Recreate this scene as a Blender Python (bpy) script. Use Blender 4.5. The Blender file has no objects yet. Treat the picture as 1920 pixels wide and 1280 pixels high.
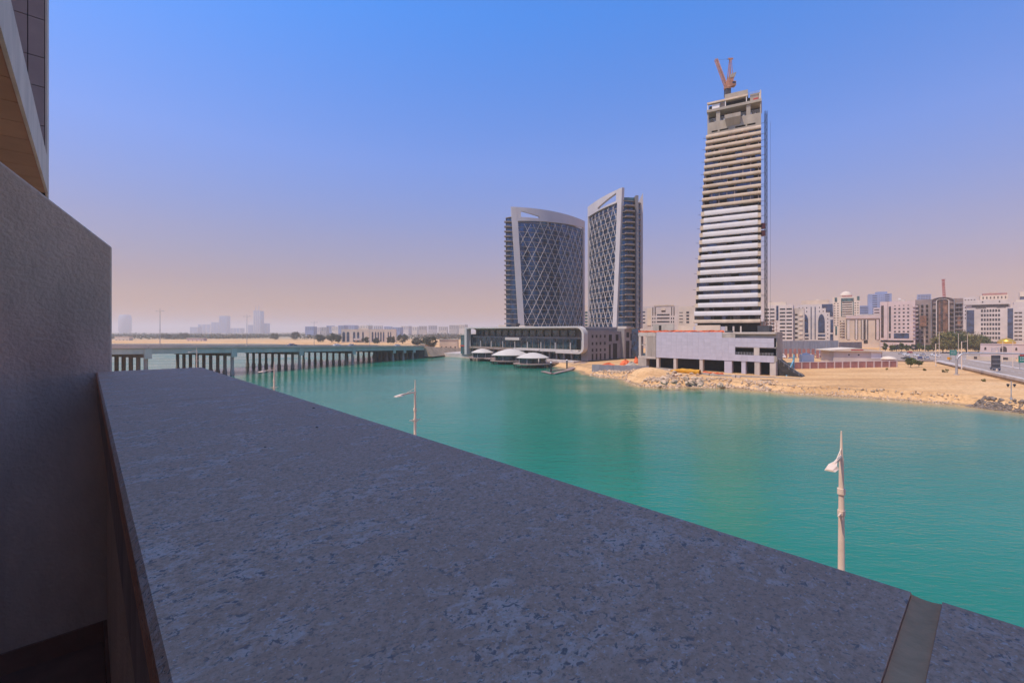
import bpy, bmesh, math, random
import numpy as np
from mathutils import Vector, Matrix, Quaternion
random.seed(7)
sc = bpy.context.scene
COL = sc.collection
R = math.radians

# ------------------------------------------------------------------ camera
CAMZ = 20.0
F = 853.0            # focal length in photograph pixels (1920 wide)
HY = 621.0           # horizon row of the photograph
cam_d = bpy.data.cameras.new('camera')
cam_d.sensor_width = 36.0
cam_d.lens = 36.0 * F / 1920.0
cam_d.shift_y = -(640.0 - HY) / 1920.0
cam_d.clip_start = 0.02
cam_d.clip_end = 40000.0
cam = bpy.data.objects.new('camera', cam_d)
COL.objects.link(cam)
cam.location = (0, 0, CAMZ)
cam.rotation_euler = (R(90), 0, 0)
sc.camera = cam

# ------------------------------------------------------------------ world + sun
SUN_EL = R(61.5)
SUN_H = Vector((-0.85, -0.53, 0)).normalized()
SUN = Vector((SUN_H.x * math.cos(SUN_EL), SUN_H.y * math.cos(SUN_EL), math.sin(SUN_EL)))
world = bpy.data.worlds.new('World')
sc.world = world
world.use_nodes = True
wn, wl = world.node_tree.nodes, world.node_tree.links
wn.clear()
w_out = wn.new('ShaderNodeOutputWorld')
w_bg = wn.new('ShaderNodeBackground')
w_sky = wn.new('ShaderNodeTexSky')
w_sky.sky_type = 'NISHITA'
w_sky.sun_disc = False
w_sky.sun_elevation = SUN_EL
w_sky.sun_rotation = math.atan2(SUN_H.x, SUN_H.y)
w_sky.altitude = 0
w_sky.air_density = 1.0
w_sky.dust_density = 1.2
w_sky.ozone_density = 4.0
# dusty coast air: the sky turns to a rose haze towards the horizon all the way round
w_geo = wn.new('ShaderNodeNewGeometry')
w_sep = wn.new('ShaderNodeSeparateXYZ')
w_neg = wn.new('ShaderNodeMath'); w_neg.operation = 'MULTIPLY'; w_neg.inputs[1].default_value = -1.0
w_ramp = wn.new('ShaderNodeValToRGB')
w_mul = wn.new('ShaderNodeMix'); w_mul.data_type = 'RGBA'; w_mul.blend_type = 'MULTIPLY'
w_mul.inputs[0].default_value = 1.0
wl.new(w_geo.outputs['Incoming'], w_sep.inputs[0])
wl.new(w_sep.outputs['Z'], w_neg.inputs[0])
wl.new(w_neg.outputs[0], w_ramp.inputs[0])
SKYRAMP = [(0.0, (0.70, 0.385, 0.27)), (0.05, (0.62, 0.335, 0.27)), (0.10, (0.615, 0.345, 0.325)), (0.19, (0.645, 0.445, 0.50)), (0.34, (0.60, 0.62, 0.86)), (0.57, (0.33, 0.74, 1.2)), (0.85, (0.33, 0.72, 1.18))]
el = w_ramp.color_ramp.elements
while len(el) < len(SKYRAMP):
    el.new(0.5)
for e, (p, c) in zip(el, SKYRAMP):
    e.position = p
    e.color = (c[0], c[1], c[2], 1)
wl.new(w_sky.outputs[0], w_mul.inputs[6])
wl.new(w_ramp.outputs[0], w_mul.inputs[7])
wl.new(w_mul.outputs[2], w_bg.inputs[0])
w_bg.inputs[1].default_value = 0.15
wl.new(w_bg.outputs[0], w_out.inputs[0])

sun_d = bpy.data.lights.new('sun', 'SUN')
sun_d.energy = 2.9
sun_d.angle = R(0.55)
sun_d.color = (1.0, 0.83, 0.64)
sun = bpy.data.objects.new('sun', sun_d)
COL.objects.link(sun)
sun.rotation_euler = SUN.to_track_quat('Z', 'Y').to_euler()
sun.location = (-60, -60, 120)

sc.view_settings.view_transform = 'Standard'
sc.view_settings.look = 'None'
sc.view_settings.exposure = 0.65
sc.view_settings.gamma = 1.0
sc.view_settings.use_curve_mapping = False
sc.render.engine = 'CYCLES'
sc.cycles.use_denoising = True
sc.cycles.max_bounces = 7
sc.cycles.diffuse_bounces = 4
sc.cycles.glossy_bounces = 3
sc.cycles.transmission_bounces = 3
sc.cycles.volume_bounces = 1
sc.cycles.transparent_max_bounces = 8
sc.cycles.caustics_reflective = False
sc.cycles.caustics_refractive = False

# ------------------------------------------------------------------ helpers
def at(px, py, Y):
    """photograph pixel at depth Y -> world point"""
    return Vector(((px - 960) / F * Y, Y, CAMZ + (HY - py) / F * Y))

def on(px, py, z):
    """photograph pixel on the level z -> world point"""
    Y = (CAMZ - z) * F / (py - HY)
    return Vector(((px - 960) / F * Y, Y, z))

def zrow(py, Y):
    return CAMZ + (HY - py) / F * Y

LABELS = {}
def tag(o, label, cat, group=None, kind=None):
    if label:
        o['label'] = label
    if cat:
        o['category'] = cat
    if group:
        o['group'] = group
    if kind:
        o['kind'] = kind
    return o

def thing(name, label, cat, loc=(0, 0, 0), rotz=0.0, group=None):
    o = bpy.data.objects.new(name, None)
    o.empty_display_size = 0.5
    COL.objects.link(o)
    o.location = loc
    o.rotation_euler = (0, 0, rotz)
    return tag(o, label, cat, group)

class MB:
    def __init__(s):
        s.v = []; s.f = []
    def add(s, vs, fs):
        b = len(s.v)
        s.v.extend([tuple(p) for p in vs])
        s.f.extend([tuple(i + b for i in f) for f in fs])
        return s
    def box(s, x0, x1, y0, y1, z0, z1):
        vs = [(x0, y0, z0), (x1, y0, z0), (x1, y1, z0), (x0, y1, z0), (x0, y0, z1), (x1, y0, z1), (x1, y1, z1), (x0, y1, z1)]
        return s.add(vs, [(0, 3, 2, 1), (4, 5, 6, 7), (0, 1, 5, 4), (1, 2, 6, 5), (2, 3, 7, 6), (3, 0, 4, 7)])
    def hexa(s, b, t):
        """bottom 4 points, top 4 points"""
        return s.add(list(b) + list(t), [(0, 3, 2, 1), (4, 5, 6, 7), (0, 1, 5, 4), (1, 2, 6, 5), (2, 3, 7, 6), (3, 0, 4, 7)])
    def prism(s, poly, z0, z1):
        n = len(poly)
        vs = [(p[0], p[1], z0) for p in poly] + [(p[0], p[1], z1) for p in poly]
        fs = [tuple(range(n))[::-1], tuple(range(n, 2 * n))] + [(i, (i + 1) % n, n + (i + 1) % n, n + i) for i in range(n)]
        return s.add(vs, fs)
    def extrude_xz(s, poly, y0, y1):
        n = len(poly)
        vs = [(p[0], y0, p[1]) for p in poly] + [(p[0], y1, p[1]) for p in poly]
        fs = [tuple(range(n)), tuple(range(n, 2 * n))[::-1]] + [(i, n + i, n + (i + 1) % n, (i + 1) % n) for i in range(n)]
        return s.add(vs, fs)
    def extrude_yz(s, poly, x0, x1):
        n = len(poly)
        vs = [(x0, p[0], p[1]) for p in poly] + [(x1, p[0], p[1]) for p in poly]
        fs = [tuple(range(n)), tuple(range(n, 2 * n))[::-1]] + [(i, n + i, n + (i + 1) % n, (i + 1) % n) for i in range(n)]
        return s.add(vs, fs)
    def ring_xz(s, outer, inner, y0, y1):
        """closed band between two outlines of the same length"""
        n = len(outer)
        vs = [(p[0], y0, p[1]) for p in outer] + [(p[0], y0, p[1]) for p in inner] + [(p[0], y1, p[1]) for p in outer] + [(p[0], y1, p[1]) for p in inner]
        fs = []
        for i in range(n - 1):
            j = i + 1
            fs += [(i, j, n + j, n + i), (2 * n + i, 3 * n + i, 3 * n + j, 2 * n + j), (i, 2 * n + i, 2 * n + j, j), (n + i, n + j, 3 * n + j, 3 * n + i)]
        fs += [(0, n, 3 * n, 2 * n), (n - 1, 3 * n - 1, 4 * n - 1, 2 * n - 1)]
        return s.add(vs, fs)
    def bar(s, p, q, w, h=None, up=(0, 0, 1)):
        p = Vector(p); q = Vector(q); h = h or w
        d = (q - p).normalized()
        up = Vector(up)
        if abs(d.dot(up)) > 0.98:
            up = Vector((1, 0, 0))
        a = d.cross(up).normalized() * (w / 2)
        b = a.cross(d).normalized() * (h / 2)
        return s.hexa([p - a - b, p + a - b, p + a + b, p - a + b], [q - a - b, q + a - b, q + a + b, q - a + b])
    def tube(s, pts, rad, n=8, cap=True):
        pts = [Vector(p) for p in pts]
        if not hasattr(rad, '__len__'):
            rad = [rad] * len(pts)
        vs = []; fs = []
        ref = Vector((0.31, 0.17, 0.93))
        for i, p in enumerate(pts):
            if i == 0: d = pts[1] - p
            elif i == len(pts) - 1: d = p - pts[i - 1]
            else: d = pts[i + 1] - pts[i - 1]
            d.normalize()
            r0 = ref if abs(d.dot(ref)) < 0.97 else Vector((1, 0, 0))
            a = d.cross(r0).normalized(); b = d.cross(a).normalized()
            for k in range(n):
                t = 2 * math.pi * k / n
                vs.append(p + (a * math.cos(t) + b * math.sin(t)) * rad[i])
        for i in range(len(pts) - 1):
            for k in range(n):
                fs.append((i * n + k, i * n + (k + 1) % n, (i + 1) * n + (k + 1) % n, (i + 1) * n + k))
        if cap:
            fs.append(tuple(range(n))[::-1])
            m = (len(pts) - 1) * n
            fs.append(tuple(m + k for k in range(n)))
        return s.add(vs, fs)
    def lathe(s, prof, n=16, c=(0, 0, 0), sx=1.0, sy=1.0):
        vs = []; fs = []
        for r, z in prof:
            for k in range(n):
                t = 2 * math.pi * k / n
                vs.append((c[0] + r * sx * math.cos(t), c[1] + r * sy * math.sin(t), c[2] + z))
        m = len(prof)
        for i in range(m - 1):
            for k in range(n):
                fs.append((i * n + k, i * n + (k + 1) % n, (i + 1) * n + (k + 1) % n, (i + 1) * n + k))
        fs.append(tuple(range(n))[::-1]); fs.append(tuple((m - 1) * n + k for k in range(n)))
        return s.add(vs, fs)
    def build(s, name, mat, parent=None, smooth=False, fix=True):
        me = bpy.data.meshes.new(name)
        me.from_pydata(s.v, [], s.f)
        if fix:
            bm = bmesh.new(); bm.from_mesh(me)
            bmesh.ops.recalc_face_normals(bm, faces=bm.faces)
            bm.to_mesh(me); bm.free()
        if smooth:
            me.polygons.foreach_set('use_smooth', [True] * len(me.polygons))
            if hasattr(me, 'set_sharp_from_angle'):
                me.set_sharp_from_angle(angle=R(42))
        me.materials.append(mat)
        return link(name, me, parent)

def link(name, me, parent=None, loc=None, rotz=None, mat=None):
    o = bpy.data.objects.new(name, me)
    COL.objects.link(o)
    if parent is not None:
        o.parent = parent
    if loc is not None:
        o.location = loc
    if rotz is not None:
        o.rotation_euler = (0, 0, rotz)
    if mat is not None:
        o.material_slots[0].link = 'OBJECT'
        o.material_slots[0].material = mat
    return o

def copy_tree(o, parent=None):
    c = o.copy()
    COL.objects.link(c)
    c.parent = parent
    for ch in list(o.children):
        copy_tree(ch, c)
    return c

# ------------------------------------------------------------------ materials
MATS = {}
def mat(name, col, rough=0.8, var=0.12, scale=1.0, bump=0.0, bscale=None, metal=0.0, spec=0.35, col2=None, detail=4.0, streak=0.0, bdist=0.02):
    """plain paint / stone / concrete: base colour, noise wear, optional relief; world-scale object coordinates"""
    if name in MATS:
        return MATS[name]
    m = bpy.data.materials.new(name)
    m.use_nodes = True
    n, l = m.node_tree.nodes, m.node_tree.links
    b = n['Principled BSDF']
    b.inputs['Roughness'].default_value = rough
    b.inputs['Metallic'].default_value = metal
    b.inputs['Specular IOR Level'].default_value = spec
    tc = n.new('ShaderNodeTexCoord')
    no = n.new('ShaderNodeTexNoise')
    no.inputs['Scale'].default_value = scale
    no.inputs['Detail'].default_value = detail
    no.inputs['Roughness'].default_value = 0.62
    oi = n.new('ShaderNodeObjectInfo')
    mr = n.new('ShaderNodeMath'); mr.operation = 'MULTIPLY'; mr.inputs[1].default_value = 71.0
    l.new(oi.outputs['Random'], mr.inputs[0])
    mp = n.new('ShaderNodeMapping')
    mp.inputs['Scale'].default_value = (1, 1, streak or 1.0)
    l.new(tc.outputs['Object'], mp.inputs[0]); l.new(mr.outputs[0], mp.inputs['Location'])
    l.new(mp.outputs[0], no.inputs['Vector'])
    rp = n.new('ShaderNodeValToRGB')
    c2 = col2 or tuple(max(0, c * (1 - 2.2 * var)) for c in col)
    rp.color_ramp.elements[0].position = 0.3
    rp.color_ramp.elements[0].color = (*c2, 1)
    rp.color_ramp.elements[1].position = 0.68
    rp.color_ramp.elements[1].color = (*tuple(min(1, c * (1 + 0.35 * var)) for c in col), 1)
    l.new(no.outputs['Fac'], rp.inputs[0])
    l.new(rp.outputs[0], b.inputs['Base Color'])
    if bump:
        nb = n.new('ShaderNodeTexNoise')
        nb.inputs['Scale'].default_value = bscale or scale * 6
        nb.inputs['Detail'].default_value = 5
        l.new(tc.outputs['Object'], nb.inputs['Vector'])
        bp = n.new('ShaderNodeBump')
        bp.inputs['Strength'].default_value = bump
        bp.inputs['Distance'].default_value = bdist
        l.new(nb.outputs['Fac'], bp.inputs['Height'])
        l.new(bp.outputs[0], b.inputs['Normal'])
    MATS[name] = m
    return m

def glass(name, col, rough=0.08, metal=0.0, spec=0.8, var=0.4, scale=0.3):
    m = mat(name, col, rough, var, scale, metal=metal, spec=spec)
    return m

WHITE = mat('white_panel', (0.74, 0.69, 0.67), 0.55, 0.06, 0.15)
OFFW = mat('off_white_paint', (0.60, 0.51, 0.455), 0.7, 0.10, 0.12)
CONC = mat('raw_concrete', (0.40, 0.345, 0.285), 0.9, 0.16, 0.35, bump=0.3, streak=0.35)
CONCL = mat('pale_concrete', (0.52, 0.44, 0.37), 0.9, 0.12, 0.3, streak=0.35)
BEIGE = mat('beige_render', (0.60, 0.46, 0.34), 0.85, 0.10, 0.1)
CREAM = mat('cream_render', (0.66, 0.54, 0.42), 0.85, 0.08, 0.1)
PINK = mat('pink_stone', (0.58, 0.44, 0.40), 0.8, 0.08, 0.1)
BROWN = mat('brown_stone', (0.27, 0.20, 0.175), 0.8, 0.14, 0.12)
GREYST = mat('grey_stone', (0.24, 0.215, 0.215), 0.75, 0.12, 0.2)
DKGREY = mat('dark_grey', (0.07, 0.065, 0.07), 0.7, 0.2, 0.3)
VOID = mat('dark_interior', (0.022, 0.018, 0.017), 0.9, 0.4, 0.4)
WIN = glass('dark_window', (0.035, 0.042, 0.058), 0.15)
WINBLUE = glass('blue_window', (0.06, 0.10, 0.20), 0.12, metal=0.35)
WINBRN = glass('brown_window', (0.06, 0.04, 0.035), 0.2)
WINCOP = glass('copper_window', (0.36, 0.19, 0.12), 0.25, metal=0.5)
TEAL = glass('teal_window', (0.06, 0.16, 0.17), 0.18, metal=0.2)
TOWGLASS = glass('tower_glass', (0.042, 0.125, 0.265), 0.12, metal=0.5, var=0.55, scale=0.22)
MALLGLASS = glass('mall_glass', (0.05, 0.085, 0.105), 0.10, metal=0.3, var=0.5, scale=0.35)
SLAB = mat('slab_edge', (0.27, 0.205, 0.165), 0.8, 0.08, 0.2)
STEEL = mat('galvanised_steel', (0.45, 0.43, 0.42), 0.45, 0.12, 0.8, metal=0.4)
CREAMPAINT = mat('cream_pole_paint', (0.72, 0.55, 0.42), 0.5, 0.06, 2.0)
BLACKM = mat('black_metal', (0.03, 0.03, 0.033), 0.5, 0.2, 1.0)
RED = mat('red_paint', (0.42, 0.05, 0.04), 0.6, 0.12, 0.6)
ORANGE = mat('orange_netting', (0.80, 0.17, 0.06), 0.85, 0.18, 0.8, bump=0.5, bscale=2.0, bdist=0.2)
YELLOW = mat('yellow_tarpaulin', (0.62, 0.29, 0.015), 0.6, 0.12, 0.5, bump=0.5, bscale=1.5, bdist=0.15)
CRANE = mat('crane_paint', (0.50, 0.22, 0.12), 0.6, 0.2, 0.6)
BLUEST = mat('blue_steel', (0.16, 0.36, 0.46), 0.55, 0.15, 0.7)
GREENSIGN = mat('green_sign', (0.0, 0.20, 0.14), 0.5, 0.05, 0.5)
GOLD = mat('gold_dome', (0.85, 0.48, 0.06), 0.28, 0.12, 0.6, metal=0.65)
TIMBER = mat('timber_deck', (0.33, 0.22, 0.18), 0.85, 0.2, 1.5)
DARKPILE = mat('wet_pile', (0.075, 0.065, 0.055), 0.8, 0.3, 0.8)
CANOPY = mat('membrane_canopy', (0.52, 0.46, 0.40), 0.75, 0.05, 0.3)
REDBRICK = mat('red_panel', (0.40, 0.17, 0.14), 0.9, 0.15, 0.5)
GALV = mat('corrugated_sheet', (0.36, 0.35, 0.36), 0.55, 0.16, 0.4, metal=0.25, streak=0.2)
ASPHALT = mat('asphalt', (0.34, 0.262, 0.21), 0.9, 0.15, 0.25)
PAVING = mat('paving', (0.50, 0.42, 0.37), 0.9, 0.12, 0.3)
LINE = mat('road_paint', (0.72, 0.70, 0.66), 0.7, 0.15, 2.0)
ROCK = mat('boulder_rock', (0.62, 0.43, 0.28), 0.95, 0.3, 0.9, bump=0.8, bscale=3, bdist=0.1)
ROCKD = mat('dark_boulder_rock', (0.25, 0.185, 0.14), 0.95, 0.35, 0.9, bump=0.8, bscale=3, bdist=0.1)
BARK = mat('bark', (0.16, 0.11, 0.075), 0.95, 0.25, 2.0, bump=0.6)
LEAFG = mat('leaf_green', (0.13, 0.145, 0.035), 0.7, 0.35, 0.5, spec=0.2)
LEAFO = mat('leaf_olive', (0.25, 0.205, 0.06), 0.7, 0.3, 0.5, spec=0.2)
LEAFD = mat('leaf_dusty', (0.12, 0.115, 0.075), 0.8, 0.3, 0.5, spec=0.15)
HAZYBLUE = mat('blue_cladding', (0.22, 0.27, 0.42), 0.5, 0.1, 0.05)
TYRE = mat('rubber', (0.02, 0.02, 0.02), 0.9, 0.1, 3.0)

# ------------------------------------------------------------------ ground + water
def U(s, o):
    """own building frame: s metres along the quay (away), o metres out from the camera"""
    return (-0.682 * s + 0.731 * o, 0.731 * s + 0.682 * o)

SHORE_R = [(1100, 703), (1130, 708), (1172, 712), (1190, 722), (1235, 727), (1300, 726), (1360, 727), (1420, 733), (1500, 739), (1600, 745), (1700, 752), (1800, 760), (1850, 766), (1920, 775)]
LAGOON = [U(-420, 25), U(215, 25), U(215, -700), (-1500, 500), (-1500, 900), (-648, 745), (-416, 735), (-270, 640), (-150, 560), (-100, 430), (-75, 348), (-44, 362), (-31, 338), (-8, 300), (20, 268), (33, 226)]
LAGOON += [tuple(on(px, py, 0).xy) for px, py in SHORE_R]
LAGOON += [(150, 85), (190, 40), (260, -60), (420, -330)]
LAG = np.array(LAGOON)

def sdist(P):
    """signed distance to the lagoon outline, positive on land"""
    P = np.asarray(P, float)
    d2 = np.full(len(P), 1e18)
    inside = np.zeros(len(P), bool)
    n = len(LAG)
    for i in range(n):
        a = LAG[i]; b = LAG[(i + 1) % n]
        ab = b - a
        t = np.clip(((P - a) @ ab) / (ab @ ab), 0, 1)
        q = a + t[:, None] * ab
        d2 = np.minimum(d2, ((P - q) ** 2).sum(1))
        cond = (a[1] > P[:, 1]) != (b[1] > P[:, 1])
        xi = a[0] + (P[:, 1] - a[1]) / (b[1] - a[1] + 1e-12) * ab[0]
        inside ^= cond & (P[:, 0] < xi)
    d = np.sqrt(d2)
    return np.where(inside, -d, d)

def sstep(a, b, x):
    t = np.clip((x - a) / (b - a), 0, 1)
    return t * t * (3 - 2 * t)

def wob(x, y, s):
    return (np.sin(x * 0.61 / s + 1.3) * np.cos(y * 0.53 / s + 0.4) + 0.6 * np.sin(x * 1.37 / s - y * 1.11 / s + 2.1) + 0.4 * np.cos(x * 2.3 / s + y * 2.9 / s))

def ground_h(x, y):
    x = np.asarray(x, float); y = np.asarray(y, float)
    d = sdist(np.stack([x, y], 1)) + 0.55 * wob(x, y, 3.0)
    right = sstep(20, 60, x)
    land = 2.5 + 2.2 * sstep(320, 430, y) * sstep(100, 150, x)
    ramp = np.where(d < 0, np.maximum(d * 0.35, -4.0), 0)
    up = sstep(-0.5, 7.0, d) * 0.72 + sstep(5, 24, d) * 0.28
    h = np.where(d < -0.5, ramp - 0.1, -0.15 + up * (land + 0.15))
    ledge = sstep(3.2, 3.9, d + 0.8 * wob(x, y, 5.0)) * right * 0.8 * (1 - sstep(6, 14, d))
    h = h + np.where(d > 0, ledge, 0) + np.where(d > 1, 0.10 * wob(x, y, 4.0) * right * sstep(1, 4, d) * (1 - sstep(150, 260, y)), 0)
    # rubble mound at the site
    h = h + 3.0 * np.exp(-(((x - 57.5) / 8.5) ** 2 + ((y - 187) / 8.0) ** 2)) * np.where(d > -2, 1, 0)
    return h

def gz(x, y):
    return float(ground_h([x], [y])[0])

def spaced(a, b, st):
    return list(np.arange(a, b, st))
gx = [-14000, -9000, -6000, -4000, -2800, -2000, -1500, -1200] + spaced(-1000, -300, 50) + spaced(-300, -60, 10) + spaced(-60, 30, 3) + spaced(30, 190, 1.7) + spaced(190, 320, 8) + spaced(320, 1000, 60) + [1000, 1400, 2000, 3000, 4500, 7000, 10000, 14000]
gy = [-3000, -1500, -800, -400, -200, -120] + spaced(-80, 100, 9) + spaced(100, 250, 1.7) + spaced(250, 420, 5) + spaced(420, 900, 16) + spaced(900, 2000, 90) + [2000, 2500, 3200, 4200, 6000, 9000, 14000]
GX, GY = np.meshgrid(np.array(gx, float), np.array(gy, float))
gh = ground_h(GX.ravel(), GY.ravel())
nx, ny = len(gx), len(gy)
gv = np.stack([GX.ravel(), GY.ravel(), gh], 1)
ii = np.arange(nx * ny).reshape(ny, nx)
gf = np.stack([ii[:-1, :-1].ravel(), ii[:-1, 1:].ravel(), ii[1:, 1:].ravel(), ii[1:, :-1].ravel()], 1)
me = bpy.data.meshes.new('ground')
me.from_pydata(gv.tolist(), [], gf.tolist())
me.polygons.foreach_set('use_smooth', [True] * len(me.polygons))

def ground_material():
    m = bpy.data.materials.new('sandy_ground'); m.use_nodes = True
    n, l = m.node_tree.nodes, m.node_tree.links
    b = n['Principled BSDF']; b.inputs['Roughness'].default_value = 0.95; b.inputs['Specular IOR Level'].default_value = 0.15
    g = n.new('ShaderNodeNewGeometry')
    def noise(scale, detail=6, vec=None, rough=0.6):
        k = n.new('ShaderNodeTexNoise'); k.inputs['Scale'].default_value = scale; k.inputs['Detail'].default_value = detail
        k.inputs['Roughness'].default_value = rough
        l.new(vec or g.outputs['Position'], k.inputs['Vector']); return k
    def ramp(src, stops):
        r = n.new('ShaderNodeValToRGB')
        e = r.color_ramp.elements
        while len(e) < len(stops): e.new(0.5)
        for q, (p, c) in zip(e, stops): q.position = p; q.color = (*c, 1)
        l.new(src, r.inputs[0]); return r
    mp = n.new('ShaderNodeMapping'); mp.inputs['Rotation'].default_value = (0, 0, R(20)); mp.inputs['Scale'].default_value = (0.35, 1.6, 1)
    l.new(g.outputs['Position'], mp.inputs[0])
    n1 = noise(0.055, 5, mp.outputs[0])
    base = ramp(n1.outputs['Fac'], [(0.3, (0.45, 0.245, 0.105)), (0.5, (0.62, 0.365, 0.165)), (0.72, (0.69, 0.44, 0.225))])
    n2 = noise(1.1, 8)
    fine = ramp(n2.outputs['Fac'], [(0.34, (0.66, 0.62, 0.58)), (0.55, (1, 1, 1))])
    mx = n.new('ShaderNodeMix'); mx.data_type = 'RGBA'; mx.blend_type = 'MULTIPLY'; mx.inputs[0].default_value = 0.75
    l.new(base.outputs[0], mx.inputs[6]); l.new(fine.outputs[0], mx.inputs[7])
    # far scrubland: grey-green patches far from the camera side
    sep = n.new('ShaderNodeSeparateXYZ'); l.new(g.outputs['Position'], sep.inputs[0])
    far = n.new('ShaderNodeMapRange'); far.inputs[1].default_value = 820; far.inputs[2].default_value = 1300; l.new(sep.outputs['Y'], far.inputs[0])
    n3 = noise(0.008, 6)
    scrub = ramp(n3.outputs['Fac'], [(0.4, (0.42, 0.32, 0.22)), (0.55, (0.17, 0.16, 0.10)), (0.7, (0.30, 0.26, 0.19))])
    mx2 = n.new('ShaderNodeMix'); mx2.data_type = 'RGBA'
    l.new(far.outputs[0], mx2.inputs[0]); l.new(mx.outputs[2], mx2.inputs[6]); l.new(scrub.outputs[0], mx2.inputs[7])
    # wet dark strip and stones right at the waterline
    wet = n.new('ShaderNodeMapRange'); wet.inputs[1].default_value = 0.12; wet.inputs[2].default_value = 0.5; l.new(sep.outputs['Z'], wet.inputs[0])
    mx3 = n.new('ShaderNodeMix'); mx3.data_type = 'RGBA'; mx3.inputs[6].default_value = (0.26, 0.175, 0.10, 1)
    l.new(wet.outputs[0], mx3.inputs[0]); l.new(mx2.outputs[2], mx3.inputs[7])
    # crumbling scarp along the bank: undercut shade and dark soil painted in brown
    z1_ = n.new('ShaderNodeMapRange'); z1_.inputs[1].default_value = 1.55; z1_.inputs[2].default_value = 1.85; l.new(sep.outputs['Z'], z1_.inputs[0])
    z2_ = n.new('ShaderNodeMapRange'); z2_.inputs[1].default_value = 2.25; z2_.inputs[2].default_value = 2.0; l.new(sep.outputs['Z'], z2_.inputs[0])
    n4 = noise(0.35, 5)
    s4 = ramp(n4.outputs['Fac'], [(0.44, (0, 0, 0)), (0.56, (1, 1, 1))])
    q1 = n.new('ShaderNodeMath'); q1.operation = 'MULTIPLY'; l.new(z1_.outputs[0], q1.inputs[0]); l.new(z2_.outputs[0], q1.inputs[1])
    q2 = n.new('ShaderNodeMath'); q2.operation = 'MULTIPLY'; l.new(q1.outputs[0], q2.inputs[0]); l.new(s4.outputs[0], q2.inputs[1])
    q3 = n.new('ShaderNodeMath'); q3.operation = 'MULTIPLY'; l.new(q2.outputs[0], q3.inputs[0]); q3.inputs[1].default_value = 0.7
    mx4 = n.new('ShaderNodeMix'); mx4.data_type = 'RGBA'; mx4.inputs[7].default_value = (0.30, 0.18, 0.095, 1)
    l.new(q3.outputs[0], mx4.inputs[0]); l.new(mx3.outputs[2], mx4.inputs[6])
    l.new(mx4.outputs[2], b.inputs['Base Color'])
    nb = noise(0.9, 8)
    bp = n.new('ShaderNodeBump'); bp.inputs['Strength'].default_value = 0.8; bp.inputs['Distance'].default_value = 0.35
    l.new(nb.outputs['Fac'], bp.inputs['Height']); l.new(bp.outputs[0], b.inputs['Normal'])
    return m
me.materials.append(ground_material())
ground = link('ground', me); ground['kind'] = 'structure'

# water: one sheet, shallows carry their own sandy tint (attribute), ripples as relief
wx = [-3000, -1500] + spaced(-1000, -200, 40) + spaced(-200, 20, 8) + spaced(20, 180, 2.2) + [185, 200, 230, 280, 350, 450]
wy = [-500, -300, -150] + spaced(-60, 100, 12) + spaced(100, 240, 2.2) + spaced(240, 420, 8) + spaced(420, 1000, 30)
WX, WY = np.meshgrid(np.array(wx, float), np.array(wy, float))
wv = np.stack([WX.ravel(), WY.ravel(), np.zeros(WX.size)], 1)
ii = np.arange(WX.size).reshape(len(wy), len(wx))
wf = np.stack([ii[:-1, :-1].ravel(), ii[:-1, 1:].ravel(), ii[1:, 1:].ravel(), ii[1:, :-1].ravel()], 1)
me = bpy.data.meshes.new('water')
me.from_pydata(wv.tolist(), [], wf.tolist())
dsh = -sdist(wv[:, :2])
rgt = sstep(30, 60, wv[:, 0])
shallow = np.clip(1.0 - (dsh + 0.8 * wob(wv[:, 0], wv[:, 1], 4.0)) / (1.5 + 14.0 * rgt), 0, 1) ** 1.6
at_ = me.attributes.new('shallow', 'FLOAT', 'POINT')
at_.data.foreach_set('value', shallow.astype(np.float32))

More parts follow.
